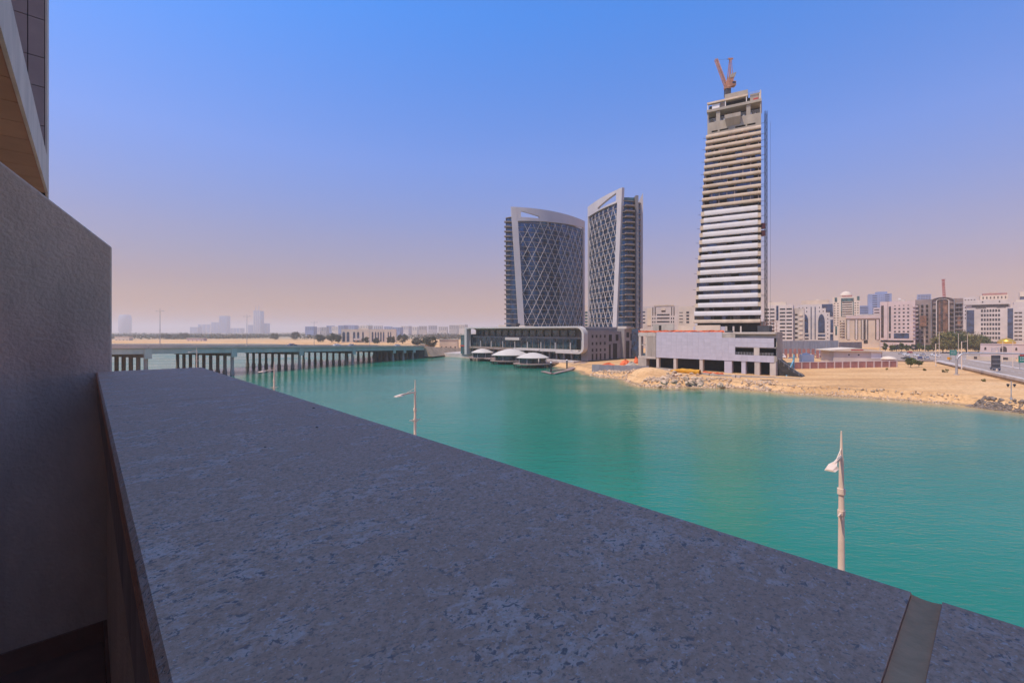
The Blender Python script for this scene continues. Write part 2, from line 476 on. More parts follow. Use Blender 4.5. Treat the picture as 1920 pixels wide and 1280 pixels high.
def water_material():
    m = bpy.data.materials.new('lagoon_water'); m.use_nodes = True
    n, l = m.node_tree.nodes, m.node_tree.links
    b = n['Principled BSDF']
    b.inputs['Roughness'].default_value = 0.16
    b.inputs['IOR'].default_value = 1.33
    g = n.new('ShaderNodeNewGeometry')
    a = n.new('ShaderNodeAttribute'); a.attribute_name = 'shallow'
    mp = n.new('ShaderNodeMapping'); mp.inputs['Rotation'].default_value = (0, 0, R(-25)); mp.inputs['Scale'].default_value = (0.5, 1.3, 1)
    l.new(g.outputs['Position'], mp.inputs[0])
    big = n.new('ShaderNodeTexNoise'); big.inputs['Scale'].default_value = 0.018; big.inputs['Detail'].default_value = 4
    l.new(mp.outputs[0], big.inputs['Vector'])
    r = n.new('ShaderNodeValToRGB')
    r.color_ramp.elements[0].position = 0.35; r.color_ramp.elements[0].color = (0.009, 0.142, 0.086, 1)
    r.color_ramp.elements[1].position = 0.68; r.color_ramp.elements[1].color = (0.013, 0.170, 0.110, 1)
    l.new(big.outputs['Fac'], r.inputs[0])
    mx = n.new('ShaderNodeMix'); mx.data_type = 'RGBA'
    rg = n.new('ShaderNodeMapRange'); rg.inputs[1].default_value = 0.38; rg.inputs[2].default_value = 0.62; rg.inputs[3].default_value = 0.05; rg.inputs[4].default_value = 0.2
    wp = n.new('ShaderNodeTexNoise'); wp.inputs['Scale'].default_value = 0.03; wp.inputs['Detail'].default_value = 5
    l.new(mp.outputs[0], wp.inputs['Vector']); l.new(wp.outputs['Fac'], rg.inputs[0]); l.new(rg.outputs[0], b.inputs['Roughness'])
    l.new(a.outputs['Fac'], mx.inputs[0]); l.new(r.outputs[0], mx.inputs[6]); mx.inputs[7].default_value = (0.42, 0.27, 0.11, 1)
    l.new(mx.outputs[2], b.inputs['Base Color'])
    mp2 = n.new('ShaderNodeMapping'); mp2.inputs['Rotation'].default_value = (0, 0, R(28)); mp2.inputs['Scale'].default_value = (0.55, 1.5, 1)
    l.new(g.outputs['Position'], mp2.inputs[0])
    w1 = n.new('ShaderNodeTexNoise'); w1.inputs['Scale'].default_value = 1.5; w1.inputs['Detail'].default_value = 6; w1.inputs['Distortion'].default_value = 0.5
    w2 = n.new('ShaderNodeTexNoise'); w2.inputs['Scale'].default_value = 0.35; w2.inputs['Detail'].default_value = 3
    l.new(mp2.outputs[0], w1.inputs['Vector']); l.new(mp2.outputs[0], w2.inputs['Vector'])
    ad = n.new('ShaderNodeMath'); ad.operation = 'MULTIPLY_ADD'; ad.inputs[1].default_value = 1.6
    l.new(w2.outputs['Fac'], ad.inputs[0]); l.new(w1.outputs['Fac'], ad.inputs[2])
    bp = n.new('ShaderNodeBump'); bp.inputs['Strength'].default_value = 0.7; bp.inputs['Distance'].default_value = 0.11
    l.new(ad.outputs[0], bp.inputs['Height']); l.new(bp.outputs[0], b.inputs['Normal'])
    return m
me.materials.append(water_material())
water = link('water', me); water['kind'] = 'structure'

# ------------------------------------------------------------------ own building: parapet, side wall, balcony above
AT = math.atan2(-0.731, 0.682)       # local x = along the facade towards the right, local y = outwards, z from camera level

def granite_material():
    m = bpy.data.materials.new('granite_coping'); m.use_nodes = True
    n, l = m.node_tree.nodes, m.node_tree.links
    b = n['Principled BSDF']; b.inputs['Roughness'].default_value = 0.72; b.inputs['Specular IOR Level'].default_value = 0.3
    tc = n.new('ShaderNodeTexCoord')
    def noise(scale, detail=5, rough=0.6, vec=None, dist=0.0):
        k = n.new('ShaderNodeTexNoise'); k.inputs['Scale'].default_value = scale; k.inputs['Detail'].default_value = detail
        k.inputs['Roughness'].default_value = rough; k.inputs['Distortion'].default_value = dist
        l.new(vec or tc.outputs['Object'], k.inputs['Vector']); return k
    def ramp(src, stops, interp='LINEAR'):
        r = n.new('ShaderNodeValToRGB'); r.color_ramp.interpolation = interp
        e = r.color_ramp.elements
        while len(e) < len(stops): e.new(0.5)
        for q, (p, c) in zip(e, stops): q.position = p; q.color = (*(c if hasattr(c, '__len__') else (c, c, c)), 1)
        l.new(src, r.inputs[0]); return r
    def mix(f, a, c, mode='MIX'):
        k = n.new('ShaderNodeMix'); k.data_type = 'RGBA'; k.blend_type = mode
        if hasattr(f, 'links'): l.new(f, k.inputs[0])
        else: k.inputs[0].default_value = f
        for s_, q in ((6, a), (7, c)):
            if hasattr(q, 'links'): l.new(q, k.inputs[s_])
            else: k.inputs[s_].default_value = (*q, 1)
        return k.outputs[2]
    mp = n.new('ShaderNodeMapping'); mp.inputs['Rotation'].default_value = (0, 0, R(12)); mp.inputs['Scale'].default_value = (1.0, 0.72, 1)
    l.new(tc.outputs['Object'], mp.inputs[0])
    V = mp.outputs[0]
    grain = noise(210, 6, 0.7, V)
    base = ramp(grain.outputs['Fac'], [(0.30, (0.50, 0.25, 0.14)), (0.50, (0.80, 0.42, 0.25)), (0.72, (0.90, 0.56, 0.37))]).outputs[0]
    cloud = noise(5.5, 4, 0.6, V)
    base = mix(ramp(cloud.outputs['Fac'], [(0.38, 0.0), (0.66, 0.6)]).outputs[0], base, (0.72, 0.37, 0.215))
    # pale worn clusters where the aggregate shows
    c1 = noise(48, 6, 0.7, V, 0.6)
    c2 = noise(14, 2, 0.5, V)
    ad = n.new('ShaderNodeMath'); ad.operation = 'MULTIPLY_ADD'; ad.inputs[1].default_value = 0.55
    l.new(c2.outputs['Fac'], ad.inputs[0]); l.new(c1.outputs['Fac'], ad.inputs[2])
    patch = ramp(ad.outputs[0], [(0.80, 0.0), (0.93, 0.95)])
    crisp = noise(230, 3, 0.6, V)
    pm = n.new('ShaderNodeMath'); pm.operation = 'MULTIPLY'
    l.new(patch.outputs[0], pm.inputs[0]); l.new(ramp(crisp.outputs['Fac'], [(0.36, 0.3), (0.52, 1.0)]).outputs[0], pm.inputs[1])
    col = mix(pm.outputs[0], base, (0.88, 0.57, 0.41))
    # dark flecks inside and around the clusters
    vo = n.new('ShaderNodeTexNoise'); vo.inputs['Scale'].default_value = 190; vo.inputs['Detail'].default_value = 2; vo.inputs['Distortion'].default_value = 0.7
    l.new(V, vo.inputs['Vector'])
    fl = ramp(vo.outputs['Fac'], [(0.58, 0.0), (0.64, 0.9)])
    wide = ramp(ad.outputs[0], [(0.72, 0.14), (0.86, 1.0)])
    fm = n.new('ShaderNodeMath'); fm.operation = 'MULTIPLY'
    l.new(fl.outputs[0], fm.inputs[0]); l.new(wide.outputs[0], fm.inputs[1])
    col = mix(fm.outputs[0], col, (0.26, 0.185, 0.15))
    f2 = noise(340, 2, 0.5, V)
    col = mix(ramp(f2.outputs['Fac'], [(0.60, 0.0), (0.68, 0.55)]).outputs[0], col, (0.27, 0.17, 0.13))
    f3 = noise(290, 2, 0.5, V, 0.5)
    col = mix(ramp(f3.outputs['Fac'], [(0.62, 0.0), (0.70, 0.55)]).outputs[0], col, (0.90, 0.70, 0.58))
    l.new(col, b.inputs['Base Color'])
    bp = n.new('ShaderNodeBump'); bp.inputs['Strength'].default_value = 0.35; bp.inputs['Distance'].default_value = 0.0025
    sm = n.new('ShaderNodeMath'); sm.operation = 'SUBTRACT'
    l.new(grain.outputs['Fac'], sm.inputs[0]); l.new(fm.outputs[0], sm.inputs[1])
    l.new(sm.outputs[0], bp.inputs['Height']); l.new(bp.outputs[0], b.inputs['Normal'])
    return m
GRANITE = granite_material()
EDGE = mat('coping_edge_stone', (0.46, 0.36, 0.31), 0.8, 0.18, 14.0, bump=0.25, bscale=60, streak=0.12, bdist=0.004)
STUCCO = mat('stucco', (0.82, 0.625, 0.475), 0.95, 0.15, 2.2, bump=0.75, bscale=48, bdist=0.010, spec=0.15, streak=0.45, detail=7.0)
TILE = mat('floor_tile', (0.34, 0.19, 0.13), 0.55, 0.15, 3.0)
SOFFIT = mat('soffit_panel', (0.50, 0.27, 0.17), 0.75, 0.10, 1.6)
PURPLE = mat('cladding_panel', (0.46, 0.34, 0.31), 0.6, 0.08, 2.0)
FASCIA = mat('fascia_stone', (0.72, 0.58, 0.49), 0.8, 0.10, 3.0, streak=0.4)
GROUT = mat('grout', (0.90, 0.46, 0.23), 1.0, 0.08, 30.0, spec=0.0, bump=0.4, bscale=80, bdist=0.004)
SEAMD = mat('seam_dark', (0.03, 0.025, 0.025), 0.9, 0.1, 1.0)

par = thing('balcony_parapet', 'long balcony parapet with speckled granite coping in the foreground', 'parapet', (0, 0, CAMZ), AT)
def chamfer_slab(a0, a1, o0, o1, zt, th, c=0.006):
    prof = [(o0, zt - th), (o1, zt - th), (o1, zt - c), (o1 - c, zt), (o0 + c, zt), (o0, zt - c)]
    return MB().extrude_yz(prof, a0, a1)
O0, O1, ZT = 0.0385, 0.584, -0.25
for a0, a1 in ((-3.788, -2.029), (-2.024, -0.058), (-0.036, 1.93), (1.945, 4.0)):
    chamfer_slab(a0, a1, O0, O1, ZT, 0.045).build('coping_slab', GRANITE, par)
rr = random.Random(3)
n_ = 30; vs_ = []; fs_ = []
for i in range(n_ + 1):      # sunken grout bed in the open joint, slightly uneven
    y0 = O0 + 0.003 + (O1 - O0 - 0.008) * i / n_
    for k, x in enumerate((-0.0575, -0.051, -0.047, -0.043, -0.0365)):
        vs_.append((x, y0, ZT - 0.002 - (0.0016 if k in (1, 2, 3) else 0) - rr.random() * 0.0007))
    vs_ += [(-0.0365, y0, ZT - .04), (-0.0575, y0, ZT - .04)]
for i in range(n_):
    for k in range(7):
        fs_.append((i * 7 + k, i * 7 + (k + 1) % 7, (i + 1) * 7 + (k + 1) % 7, (i + 1) * 7 + k))
fs_ += [tuple(range(7)), tuple(n_ * 7 + k for k in range(7))]
MB().add(vs_, fs_).build('joint_filler', GROUT, par, True)
MB().box(-2.029, -2.024, O0 + .002, O1 - .002, ZT - .04, ZT - .006).build('joint_filler', SEAMD, par)
MB().box(-3.788, 4.0, O0 + 0.006, O0 + 0.05, ZT - 0.20, ZT - 0.0455).build('edge_board', EDGE, par)
MB().box(-3.788, 4.0, 0.0885, 0.53, -2.02, ZT - 0.0465).build('parapet_wall', STUCCO, par)
MB().box(-3.788, 4.0, 0.0725, 0.088, -1.91, -1.79).build('skirting', TILE, par)

sw = thing('balcony_side_wall', 'grey stucco balcony side wall with sloping top beside the coping', 'wall', (0, 0, CAMZ), AT)
sl = (0.943 - 0.526) / 0.466
prof = [(0.111, -2.02), (0.111, 0.526), (0.111 - (1.60 - 0.526) / sl, 1.60), (-2.6, 1.60), (-2.6, -2.02)]
mb = MB().extrude_yz(prof, -3.95, -3.79)
wall_o = mb.build('stucco_wall', STUCCO, sw)
bv = wall_o.modifiers.new('soft_edge', 'BEVEL'); bv.width = 0.008; bv.segments = 2
MB().box(-3.7895, -3.774, -2.6, 0.0715, -1.91, -1.79).build('skirting', TILE, sw)

apt = thing('apartment_building', 'own apartment block that carries the balcony', 'building', (0, 0, CAMZ), AT)
MB().box(-3.788, 4.5, -2.6, 0.0715, -1.97, -1.91).build('balcony_floor', TILE, apt)
MB().box(-14, 14, -24, 0.45, -18.5, -2.03).build('lower_storeys', PURPLE, apt)
MB().box(-14, 14, -24, -2.62, -2.02, 24).build('upper_storeys', PURPLE, apt)
ub = thing('balcony_above', 'brown panelled soffit and pale fascia of the balcony above the side wall', 'balcony', (0, 0, CAMZ), AT)
MB().box(-7.57, 5.0, -2.6, -0.356, 1.632, 1.96).build('slab', SEAMD, ub)
MB().box(-7.57, 5.0, -0.356, -0.335, 1.60, 1.98).build('fascia', FASCIA, ub)
s0 = 2.13
pan = None
while s0 < 7.56:
    s1 = min(s0 + 0.43, 7.57)
    MB().box(-s1 + 0.004, -s0 - 0.004, -2.59, -0.357, 1.605, 1.632).build('soffit_panel', SOFFIT, ub)
    s0 += 0.43
fw = thing('cladding_fin_wall', 'tall mauve clad fin wall rising at the end of the balcony above', 'wall', (0, 0, CAMZ), AT)
MB().box(-7.9, -7.585, -2.6, -0.362, 1.60, 16).build('backing', SEAMD, fw)
MB().box(-7.91, -7.57, -0.362, -0.345, 1.60, 16).build('lit_edge_strip', FASCIA, fw)  # light on the fin's edge painted as a pale strip
zs = [1.62, 2.0, 2.38, 2.83, 3.17, 3.61, 4.02, 4.43, 4.84, 5.25, 5.66, 6.07]
os_ = [-0.364, -0.50, -0.93, -1.36, -1.79]
for zi in range(len(zs) - 1):
    for oi_ in range(len(os_) - 1):
        MB().box(-7.586, -7.571, os_[oi_ + 1] + 0.004, os_[oi_] - 0.004, zs[zi] + 0.004, zs[zi + 1] - 0.004).build('cladding_panel', PURPLE, fw)

# crumbs of dry leaf litter on the coping
for k, (px, py, r_, lb) in enumerate(((588, 765, .0035, 'dark leaf crumb on the coping near its outer edge'), (594, 801, .0028, 'thin dark speck of litter on the coping right of the far joint'), (497, 838, .002, 'tiny dark crumb in the middle of the far coping slab'), (430, 866, .0016, 'tiny dark crumb nearest the inner coping edge'))):
    p = on(px, py, CAMZ + ZT + .0004)
    o = MB().add([(p.x - r_ * 1.6, p.y, p.z), (p.x, p.y - r_ * .7, p.z), (p.x + r_ * 1.8, p.y + r_ * .2, p.z), (p.x + r_ * .1, p.y + r_ * .8, p.z), (p.x, p.y, p.z + r_ * .8), (p.x + r_, p.y, p.z + r_ * .35)], [(0, 1, 4), (1, 2, 5), (1, 5, 4), (2, 3, 5), (3, 4, 5), (3, 0, 4), (0, 3, 2, 1)]).build('leaf_crumb', BARK)
    tag(o, lb, 'litter', 'litter on the coping')

# quay and promenade below the building (mostly hidden by the coping)
def strip(name, pts, z0, z1, material, kind='structure'):
    o = MB().prism(pts, z0, z1).build(name, material)
    o['kind'] = kind
    return o
strip('promenade_paving', [U(-120, 0.8), U(-120, 25.6), U(215.6, 25.6), U(215.6, 0.8)], -3.0, 1.6, PAVING)

# promenade lamps
def promenade_lamp(s, o, label):
    x, y = U(s, o)
    t = thing('promenade_lamp', label, 'street lamp', (x, y, 1.6), AT, 'cream lamps along the promenade')
    H = 14.9
    MB().tube([(0, 0, 0), (0, 0, 0.5)], [0.22, 0.2], 14).build('base', CREAMPAINT, t, True)
    MB().tube([(0, 0, 0.4), (0, 0, 8), (0, 0, 12.0), (0, 0, 13.9)], [0.15, 0.12, 0.092, 0.072], 14).build('pole', CREAMPAINT, t, True)
    MB().tube([(0, 0, 13.88), (0, 0, 14.1), (0, 0, H)], [0.070, 0.052, 0.022], 12).build('finial', CREAMPAINT, t, True)
    MB().tube([(0, 0, 12.68), (0, 0, 12.88)], [0.125, 0.125], 14).build('collar', CREAMPAINT, t, True)
    MB().tube([(0, 0, 11.95), (0, 0, 12.12)], [0.118, 0.118], 14).build('bracket_ring', CREAMPAINT, t, True)
    br = MB()
    br.bar((0, -0.45, 12.02), (0, 0.45, 12.02), 0.045)
    br.bar((0, -0.3, 12.02), (0, 0, 11.75), 0.035); br.bar((0, 0.3, 12.02), (0, 0, 11.75), 0.035)
    br.build('banner_bracket', CREAMPAINT, t)
    MB().bar((0, 0.1, 14.02), (0, -1.1, 13.93), 0.07, 0.10).build('arm', CREAMPAINT, t)
    lum = MB()
    lum.hexa([(-0.05, -0.85, 13.86), (0.05, -0.85, 13.86), (0.17, -1.2, 13.84), (-0.17, -1.2, 13.84)], [(-0.05, -0.85, 13.98), (0.05, -0.85, 13.98), (0.12, -1.2, 13.95), (-0.12, -1.2, 13.95)])
    lum.hexa([(-0.17, -1.2, 13.84), (0.17, -1.2, 13.84), (0.15, -1.62, 13.82), (-0.15, -1.62, 13.82)], [(-0.12, -1.2, 13.95), (0.12, -1.2, 13.95), (0.08, -1.62, 13.87), (-0.08, -1.62, 13.87)])
    lo_ = lum.build('luminaire', CREAMPAINT, t)
    MB().box(-0.11, 0.11, -1.5, -1.22, 13.80, 13.835).build('lens', DKGREY, lo_)
    MB().bar((0, -0.04, 14.28), (0, -0.8, 13.97), 0.025).build('stay', CREAMPAINT, t)
    return t
promenade_lamp(3.8, 19.4, 'tall cream street lamp standing in the water view, nearest and largest')
promenade_lamp(28.8, 17.3, 'cream street lamp with side arm, second from the right along the promenade')
promenade_lamp(56.6, 15.6, 'cream street lamp seen against the bridge piers, third from the right')
promenade_lamp(120.0, 17.5, 'small farthest cream street lamp just above the end of the coping')

# ------------------------------------------------------------------ bridge
BP = Vector((-127.0, 208.0)); BV = Vector((57.0, 126.0)); BL = BV.length; BD = BV / BL
BT = math.atan2(BD.y, BD.x)          # local x along the bridge (away), local y = to the far side (left)
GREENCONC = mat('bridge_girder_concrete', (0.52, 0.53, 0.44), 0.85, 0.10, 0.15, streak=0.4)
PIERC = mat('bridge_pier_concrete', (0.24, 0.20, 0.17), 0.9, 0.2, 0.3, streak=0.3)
RAILC = mat('bridge_parapet_concrete', (0.74, 0.55, 0.43), 0.9, 0.08, 0.2)
bridge = thing('road_bridge', 'long low concrete road bridge on rows of piers across the lagoon', 'bridge', (BP.x, BP.y, 0), BT)
def bz(x):                            # deck top above water, falling to the far abutment
    return 12.9 - 4.0 * (x / BL)
BW = 44.0
bents = [-0.25, 0.0, 0.266, 0.544, 0.819]
ends = [-1.05, -0.52] + bents + [1.07]
for a, b in zip(ends[:-1], ends[1:]):
    x0, x1 = a * BL + 0.06, b * BL - 0.06
    z0, z1 = bz(x0), bz(x1)
    g = MB()
    for yy in (0.0, 8.5, 17.0, 25.5, 34.0, BW - 2.0):   # longitudinal girders under the deck plate
        g.hexa([(x0, yy, z0 - 2.7), (x1, yy, z1 - 2.7), (x1, yy + 2.0, z1 - 2.7), (x0, yy + 2.0, z0 - 2.7)], [(x0, yy, z0 - 0.62), (x1, yy, z1 - 0.62), (x1, yy + 2.0, z1 - 0.62), (x0, yy + 2.0, z0 - 0.62)])
    g.build('girder', GREENCONC, bridge)
    d = MB().hexa([(x0 - .05, -0.35, z0 - 0.60), (x1 + .05, -0.35, z1 - 0.60), (x1 + .05, BW + 0.35, z1 - 0.60), (x0 - .05, BW + 0.35, z0 - 0.60)], [(x0 - .05, -0.35, z0), (x1 + .05, -0.35, z1), (x1 + .05, BW + 0.35, z1), (x0 - .05, BW + 0.35, z0)])
    d.build('deck', ASPHALT, bridge)
    for yy in (-0.36, BW + 0.06):
        p = MB().hexa([(x0, yy, z0 - 0.45), (x1, yy, z1 - 0.45), (x1, yy + 0.3, z1 - 0.45), (x0, yy + 0.3, z0 - 0.45)], [(x0, yy, z0 + 0.55), (x1, yy, z1 + 0.55), (x1, yy + 0.3, z1 + 0.55), (x0, yy + 0.3, z0 + 0.55)])
        p.build('parapet', RAILC, bridge)
    r_ = MB()
    nb_ = max(2, int((x1 - x0) / 2.4))
    for i in range(nb_ + 1):
        x = x0 + 0.2 + (x1 - x0 - 0.4) * i / nb_
        r_.bar((x, -0.2, bz(x) + 0.5), (x, -0.2, bz(x) + 1.25), 0.09)
    for h in (0.85, 1.22):
        r_.bar((x0, -0.2, z0 + h), (x1, -0.2, z1 + h), 0.08)
    r_.build('railing', RAILC, bridge)
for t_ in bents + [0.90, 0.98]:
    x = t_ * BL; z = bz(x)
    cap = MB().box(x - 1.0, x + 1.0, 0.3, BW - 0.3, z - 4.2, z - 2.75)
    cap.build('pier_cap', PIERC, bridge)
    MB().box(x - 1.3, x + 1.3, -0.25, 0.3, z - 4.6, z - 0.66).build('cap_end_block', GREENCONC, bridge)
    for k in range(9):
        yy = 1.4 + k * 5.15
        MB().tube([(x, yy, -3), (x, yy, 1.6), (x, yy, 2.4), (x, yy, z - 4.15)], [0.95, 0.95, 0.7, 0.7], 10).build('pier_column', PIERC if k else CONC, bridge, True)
# abutment wedge at the far end
xa = 1.02 * BL
MB().hexa([(xa - 3, 0.5, -2), (xa + 18, 0.5, -2), (xa + 18, BW - .5, -2), (xa - 3, BW - .5, -2)], [(xa + 3, 0.5, bz(xa) - 2.8), (xa + 18, 0.5, bz(xa) - 2.8), (xa + 18, BW - .5, bz(xa) - 2.8), (xa + 3, BW - .5, bz(xa) - 2.8)]).build('abutment', DARKPILE, bridge)
# approach embankment and road beyond the bridge
def bw(x, y, z):
    p = BP + BD * x + Vector((-BD.y, BD.x)) * y
    return (p.x, p.y, z)
x0, x1, x2 = 1.075 * BL, 1.7 * BL, 4.2 * BL
emb = MB().hexa([bw(x0, -6, 1), bw(x1, -2, 1), bw(x1, BW + 2, 1), bw(x0, BW + 6, 1)], [bw(x0, -0.2, bz(x0) - 0.03), bw(x1, -0.2, 3.4), bw(x1, BW, 3.4), bw(x0, BW, bz(x0) - 0.03)]).build('approach_embankment', mat('embankment_sand', (0.44, 0.31, 0.21), 0.95, 0.2, 0.2, bump=0.5))
emb['kind'] = 'structure'
ap = MB().hexa([bw(x0 - .1, 1, bz(x0) - 0.02), bw(x1, 1, 3.42), bw(x1, BW - 1, 3.42), bw(x0 - .1, BW - 1, bz(x0) - 0.02)], [bw(x0 - .1, 1, bz(x0) + 0.02), bw(x1, 1, 3.47), bw(x1, BW - 1, 3.47), bw(x0 - .1, BW - 1, bz(x0) + 0.02)]).build('approach_road', ASPHALT)
ap['kind'] = 'structure'

# tall double-armed lights on the bridge
def bridge_light(px, ptop, Yg, label, base=None):
    x = (px - 960) / F * Yg
    zt = zrow(ptop, Yg)
    # local position over the median
    rel = Vector((x, Yg)) - BP
    xl = rel.dot(BD)
    zb = bz(xl) if base is None else base
    t = thing('bridge_light', label, 'street light', (x, Yg, zb), BT, 'double armed lights along the bridge')
    h = zt - zb
    MB().tube([(0, 0, 0), (0, 0, h * 0.5), (0, 0, h)], [0.16, 0.12, 0.07], 8).build('pole', STEEL, t, True)
    MB().box(-0.3, 0.3, -0.3, 0.3, 0.0, 0.5).build('base', RAILC, t)
    for s_ in (-1, 1):
        MB().tube([(0, 0, h - 1.5), (0, s_ * 1.0, h - 1.15), (0, s_ * 2.1, h - 1.1)], 0.06, 6).build('arm', STEEL, t, True)
        MB().box(-0.16, 0.16, min(s_ * 1.9, s_ * 2.8), max(s_ * 1.9, s_ * 2.8), h - 1.2, h - 1.02).build('luminaire', STEEL, t)
bridge_light(300, 578, 192, 'tallest looking double armed light pole at the near end of the bridge')
bridge_light(463, 589, 237, 'double armed light pole on the bridge, second from the stucco wall')
bridge_light(589, 601, 288, 'double armed light pole on the bridge beyond the middle span')
bridge_light(693, 607, 352, 'slim double armed light pole past the far abutment of the bridge', 6.0)

# ------------------------------------------------------------------ waterfront mall
E1 = Vector((0.697, -0.717)); MT = math.atan2(E1.y, E1.x)
ML = 109.0
mall = thing('waterfront_mall', 'long glazed waterfront mall with white wraparound roof frame under the lattice towers', 'building', (-34.4, 337.0, 3.0), MT)
MALLW = mat('mall_frame_white', (0.50, 0.445, 0.40), 0.6, 0.06, 0.1)
MALLD = mat('mall_soffit', (0.22, 0.185, 0.17), 0.8, 0.15, 0.2)
# wraparound frame: left leg, roof edge, rounded right corner, returning floor edge
def arc(cx, cz, r, a0, a1, n):
    return [(cx + r * math.cos(R(a0 + (a1 - a0) * i / n)), cz + r * math.sin(R(a0 + (a1 - a0) * i / n))) for i in range(n + 1)]
outer = [(0.0, 20.0), (60, 20.0)] + arc(104.0, 15.0, 5.0, 90, 0, 6) + arc(105.0, 8.0, 4.0, 0, -90, 6) + [(88, 4.0)]
inner = [(0.0, 19.05), (60, 19.05)] + arc(103.6, 15.0, 4.05, 90, 0, 6) + arc(104.6, 8.1, 3.0, 0, -90, 6) + [(88, 5.1)]
MB().ring_xz(outer, inner, -1.2, 2.6).build('roof_frame', MALLW, mall, True)
MB().box(0.0, 2.6, -1.1, 3.0, 0, 18.75).build('frame_leg', MALLW, mall)
MB().box(2.7, 104, 9.0, 12, 0, 18.7).build('rear_wall', MALLD, mall)
# upper storey: recessed windows between piers
for i in range(15):
    x0 = 4 + i * 6.6
    if x0 + 6 > 102: break
    MB().box(x0 + 0.8, x0 + 6.0, 7.9, 8.1, 14.1, 17.6).build('upper_window', MALLGLASS, mall)
    MB().box(x0 - 0.5, x0 + 0.6, 7.0, 8.98, 13.7, 18.0).build('upper_pier', MALLD, mall)
MB().box(2.7, 103.5, 4.6, 8.98, 12.4, 13.6).build('floor_band', MALLD, mall)
MB().box(2.7, 103.5, 6.8, 8.98, 18.0, 18.75).build('ceiling_band', SLAB, mall)
for i in range(22):                    # strip of lit looking pale downlights under the roof edge
    if i in (6, 7, 13, 14): continue
    MB().box(5 + i * 4.5, 7.2 + i * 4.5, 4.0, 4.5, 18.55, 18.78).build('soffit_light', MALLW, mall)
for i in range(20):
    x0 = 3 + i * 5.1
    if x0 + 4.9 > 104: break
    MB().box(x0 + 0.1, x0 + 5.0, 4.2, 4.35, 6.2, 12.3).build('glass_bay', MALLGLASS, mall)
    MB().box(x0 - 0.09, x0 + 0.09, 3.9, 4.5, 6.2, 12.4).build('mullion', SLAB, mall)
MB().box(2.7, 50, 1.2, 8.9, 4.6, 6.0).build('balcony_slab', SLAB, mall)
curv = [(50, 0.8)] + [(50 + 46 * k / 10, 0.8 - 3.0 * math.sin(math.pi * k / 10)) for k in range(1, 11)] + [(104, 0.2), (104, 8.9), (50, 8.9)]
MB().prism(curv, 4.7, 6.1).build('curved_balcony', MALLW, mall)
for k in range(9):
    x = 6 + k * 11.6
    MB().box(x - 0.2, x + 0.2, -0.6, -0.2, 6.1, 10.3).build('balcony_mast', MALLW, mall)
for k in range(18):
    x = 4 + k * 5.8
    if x > 101: break
    MB().box(x - 0.6, x + 0.6, 3.0, 4.0, 0, 4.65).build('ground_column', GREYST, mall)
    MB().box(x + 0.75, x + 5.1, 4.2, 4.4, 0.2, 4.4).build('shop_front', MALLGLASS if k % 3 else VOID, mall)
MB().box(40.5, 54, 2.0, 4.1, 11.2, 12.9).build('projecting_canopy', MALLW, mall)
MB().box(62, 76, -2.8, 0.5, 5.0, 5.9).build('projecting_canopy', MALLW, mall)
MB().box(31, 41, 3.6, 4.15, 1.2, 4.3).build('shop_sign', mat('rust_sign', (0.42, 0.17, 0.05), 0.6, 0.2, 0.8), mall)
MB().box(0, 103.9, 2.7, 62, 18.8, 19.7).build('roof', CONCL, mall)
MB().box(0.2, 104, 12.1, 62, 0, 18.7).build('rear_block', GREYST, mall)
for x0, x1, h in ((14, 26, 1.8), (28, 33, 2.6), (36, 42, 1.2)):
    MB().box(x0, x1, 20, 28, 19.95, 19.95 + h).build('roof_plant', CONCL if h < 2 else DKGREY, mall)
# lower glass annex at the left end
MB().box(-9.5, -0.15, 3, 14, 0, 14.2).build('annex_glass', TEAL, mall)
MB().box(-9.8, -0.1, 2.7, 3.0, 5.6, 6.6).build('annex_red_band', RED, mall)
MB().box(-9.9, -0.1, 2.6, 14.2, 14.2, 14.9).build('annex_roof', CONCL, mall)
for k in range(4):
    MB().box(-9.6 + k * 3.1, -9.4 + k * 3.1, 2.85, 2.98, 0, 14.2).build('annex_mullion', SLAB, mall)
# stone wing along the right flank
WING = mat('wing_stone', (0.26, 0.225, 0.215), 0.85, 0.10, 0.15)
MB().box(104.05, 108.9, 2.8, 24, 0, 17.6).build('stone_wing', WING, mall)
MB().box(104.05, 107.2, 24.1, 40, 0, 17.0).build('stone_wing', GREYST, mall)
MB().box(104.05, 109.6, 40.1, 51, 0, 18.6).build('stone_wing', WING, mall)
MB().box(104.05, 108.0, 51.1, 66, 0, 17.2).build('stone_wing', GREYST, mall)
for zz in (13.2, 9.0, 5.2):
    for yy in (6.5, 10.5, 14.5, 19.0):
        MB().box(108.9, 108.96, yy, yy + 1.5, zz, zz + 1.7).build('wing_window', VOID, mall)
for yy in (6.5, 10.5, 14.5, 19.0):
    MB().box(108.9, 108.96, yy, yy + 1.5, 0.3, 3.9).build('wing_door', VOID, mall)
for yy, w, h0, h1 in ((26, 2.4, 0, 9), (31, 4.5, 0, 9.5), (34, 3.0, 11, 15), (26.5, 3.2, 10.8, 15)):
    MB().box(107.2, 107.26, yy, yy + w, h0 + .1, h1).build('wing_door', VOID, mall)
for yy, w, h0, h1 in ((42, 3.8, 0, 11), (47.5, 1.6, 0, 6), (42.5, 3.0, 13, 16.4), (47.2, 2.2, 11, 15.5)):
    MB().box(109.6, 109.66, yy, yy + w, h0 + .1, h1).build('wing_door', VOID, mall)
for yy, w, h0, h1 in ((54, 5, 0, 12), (61, 2, 4, 9)):
    MB().box(108.0, 108.06, yy, yy + w, h0 + .1, h1).build('wing_door', VOID, mall)
MB().box(104, 110.5, 41, 50, 18.65, 20.2).build('wing_parapet', CONCL, mall)

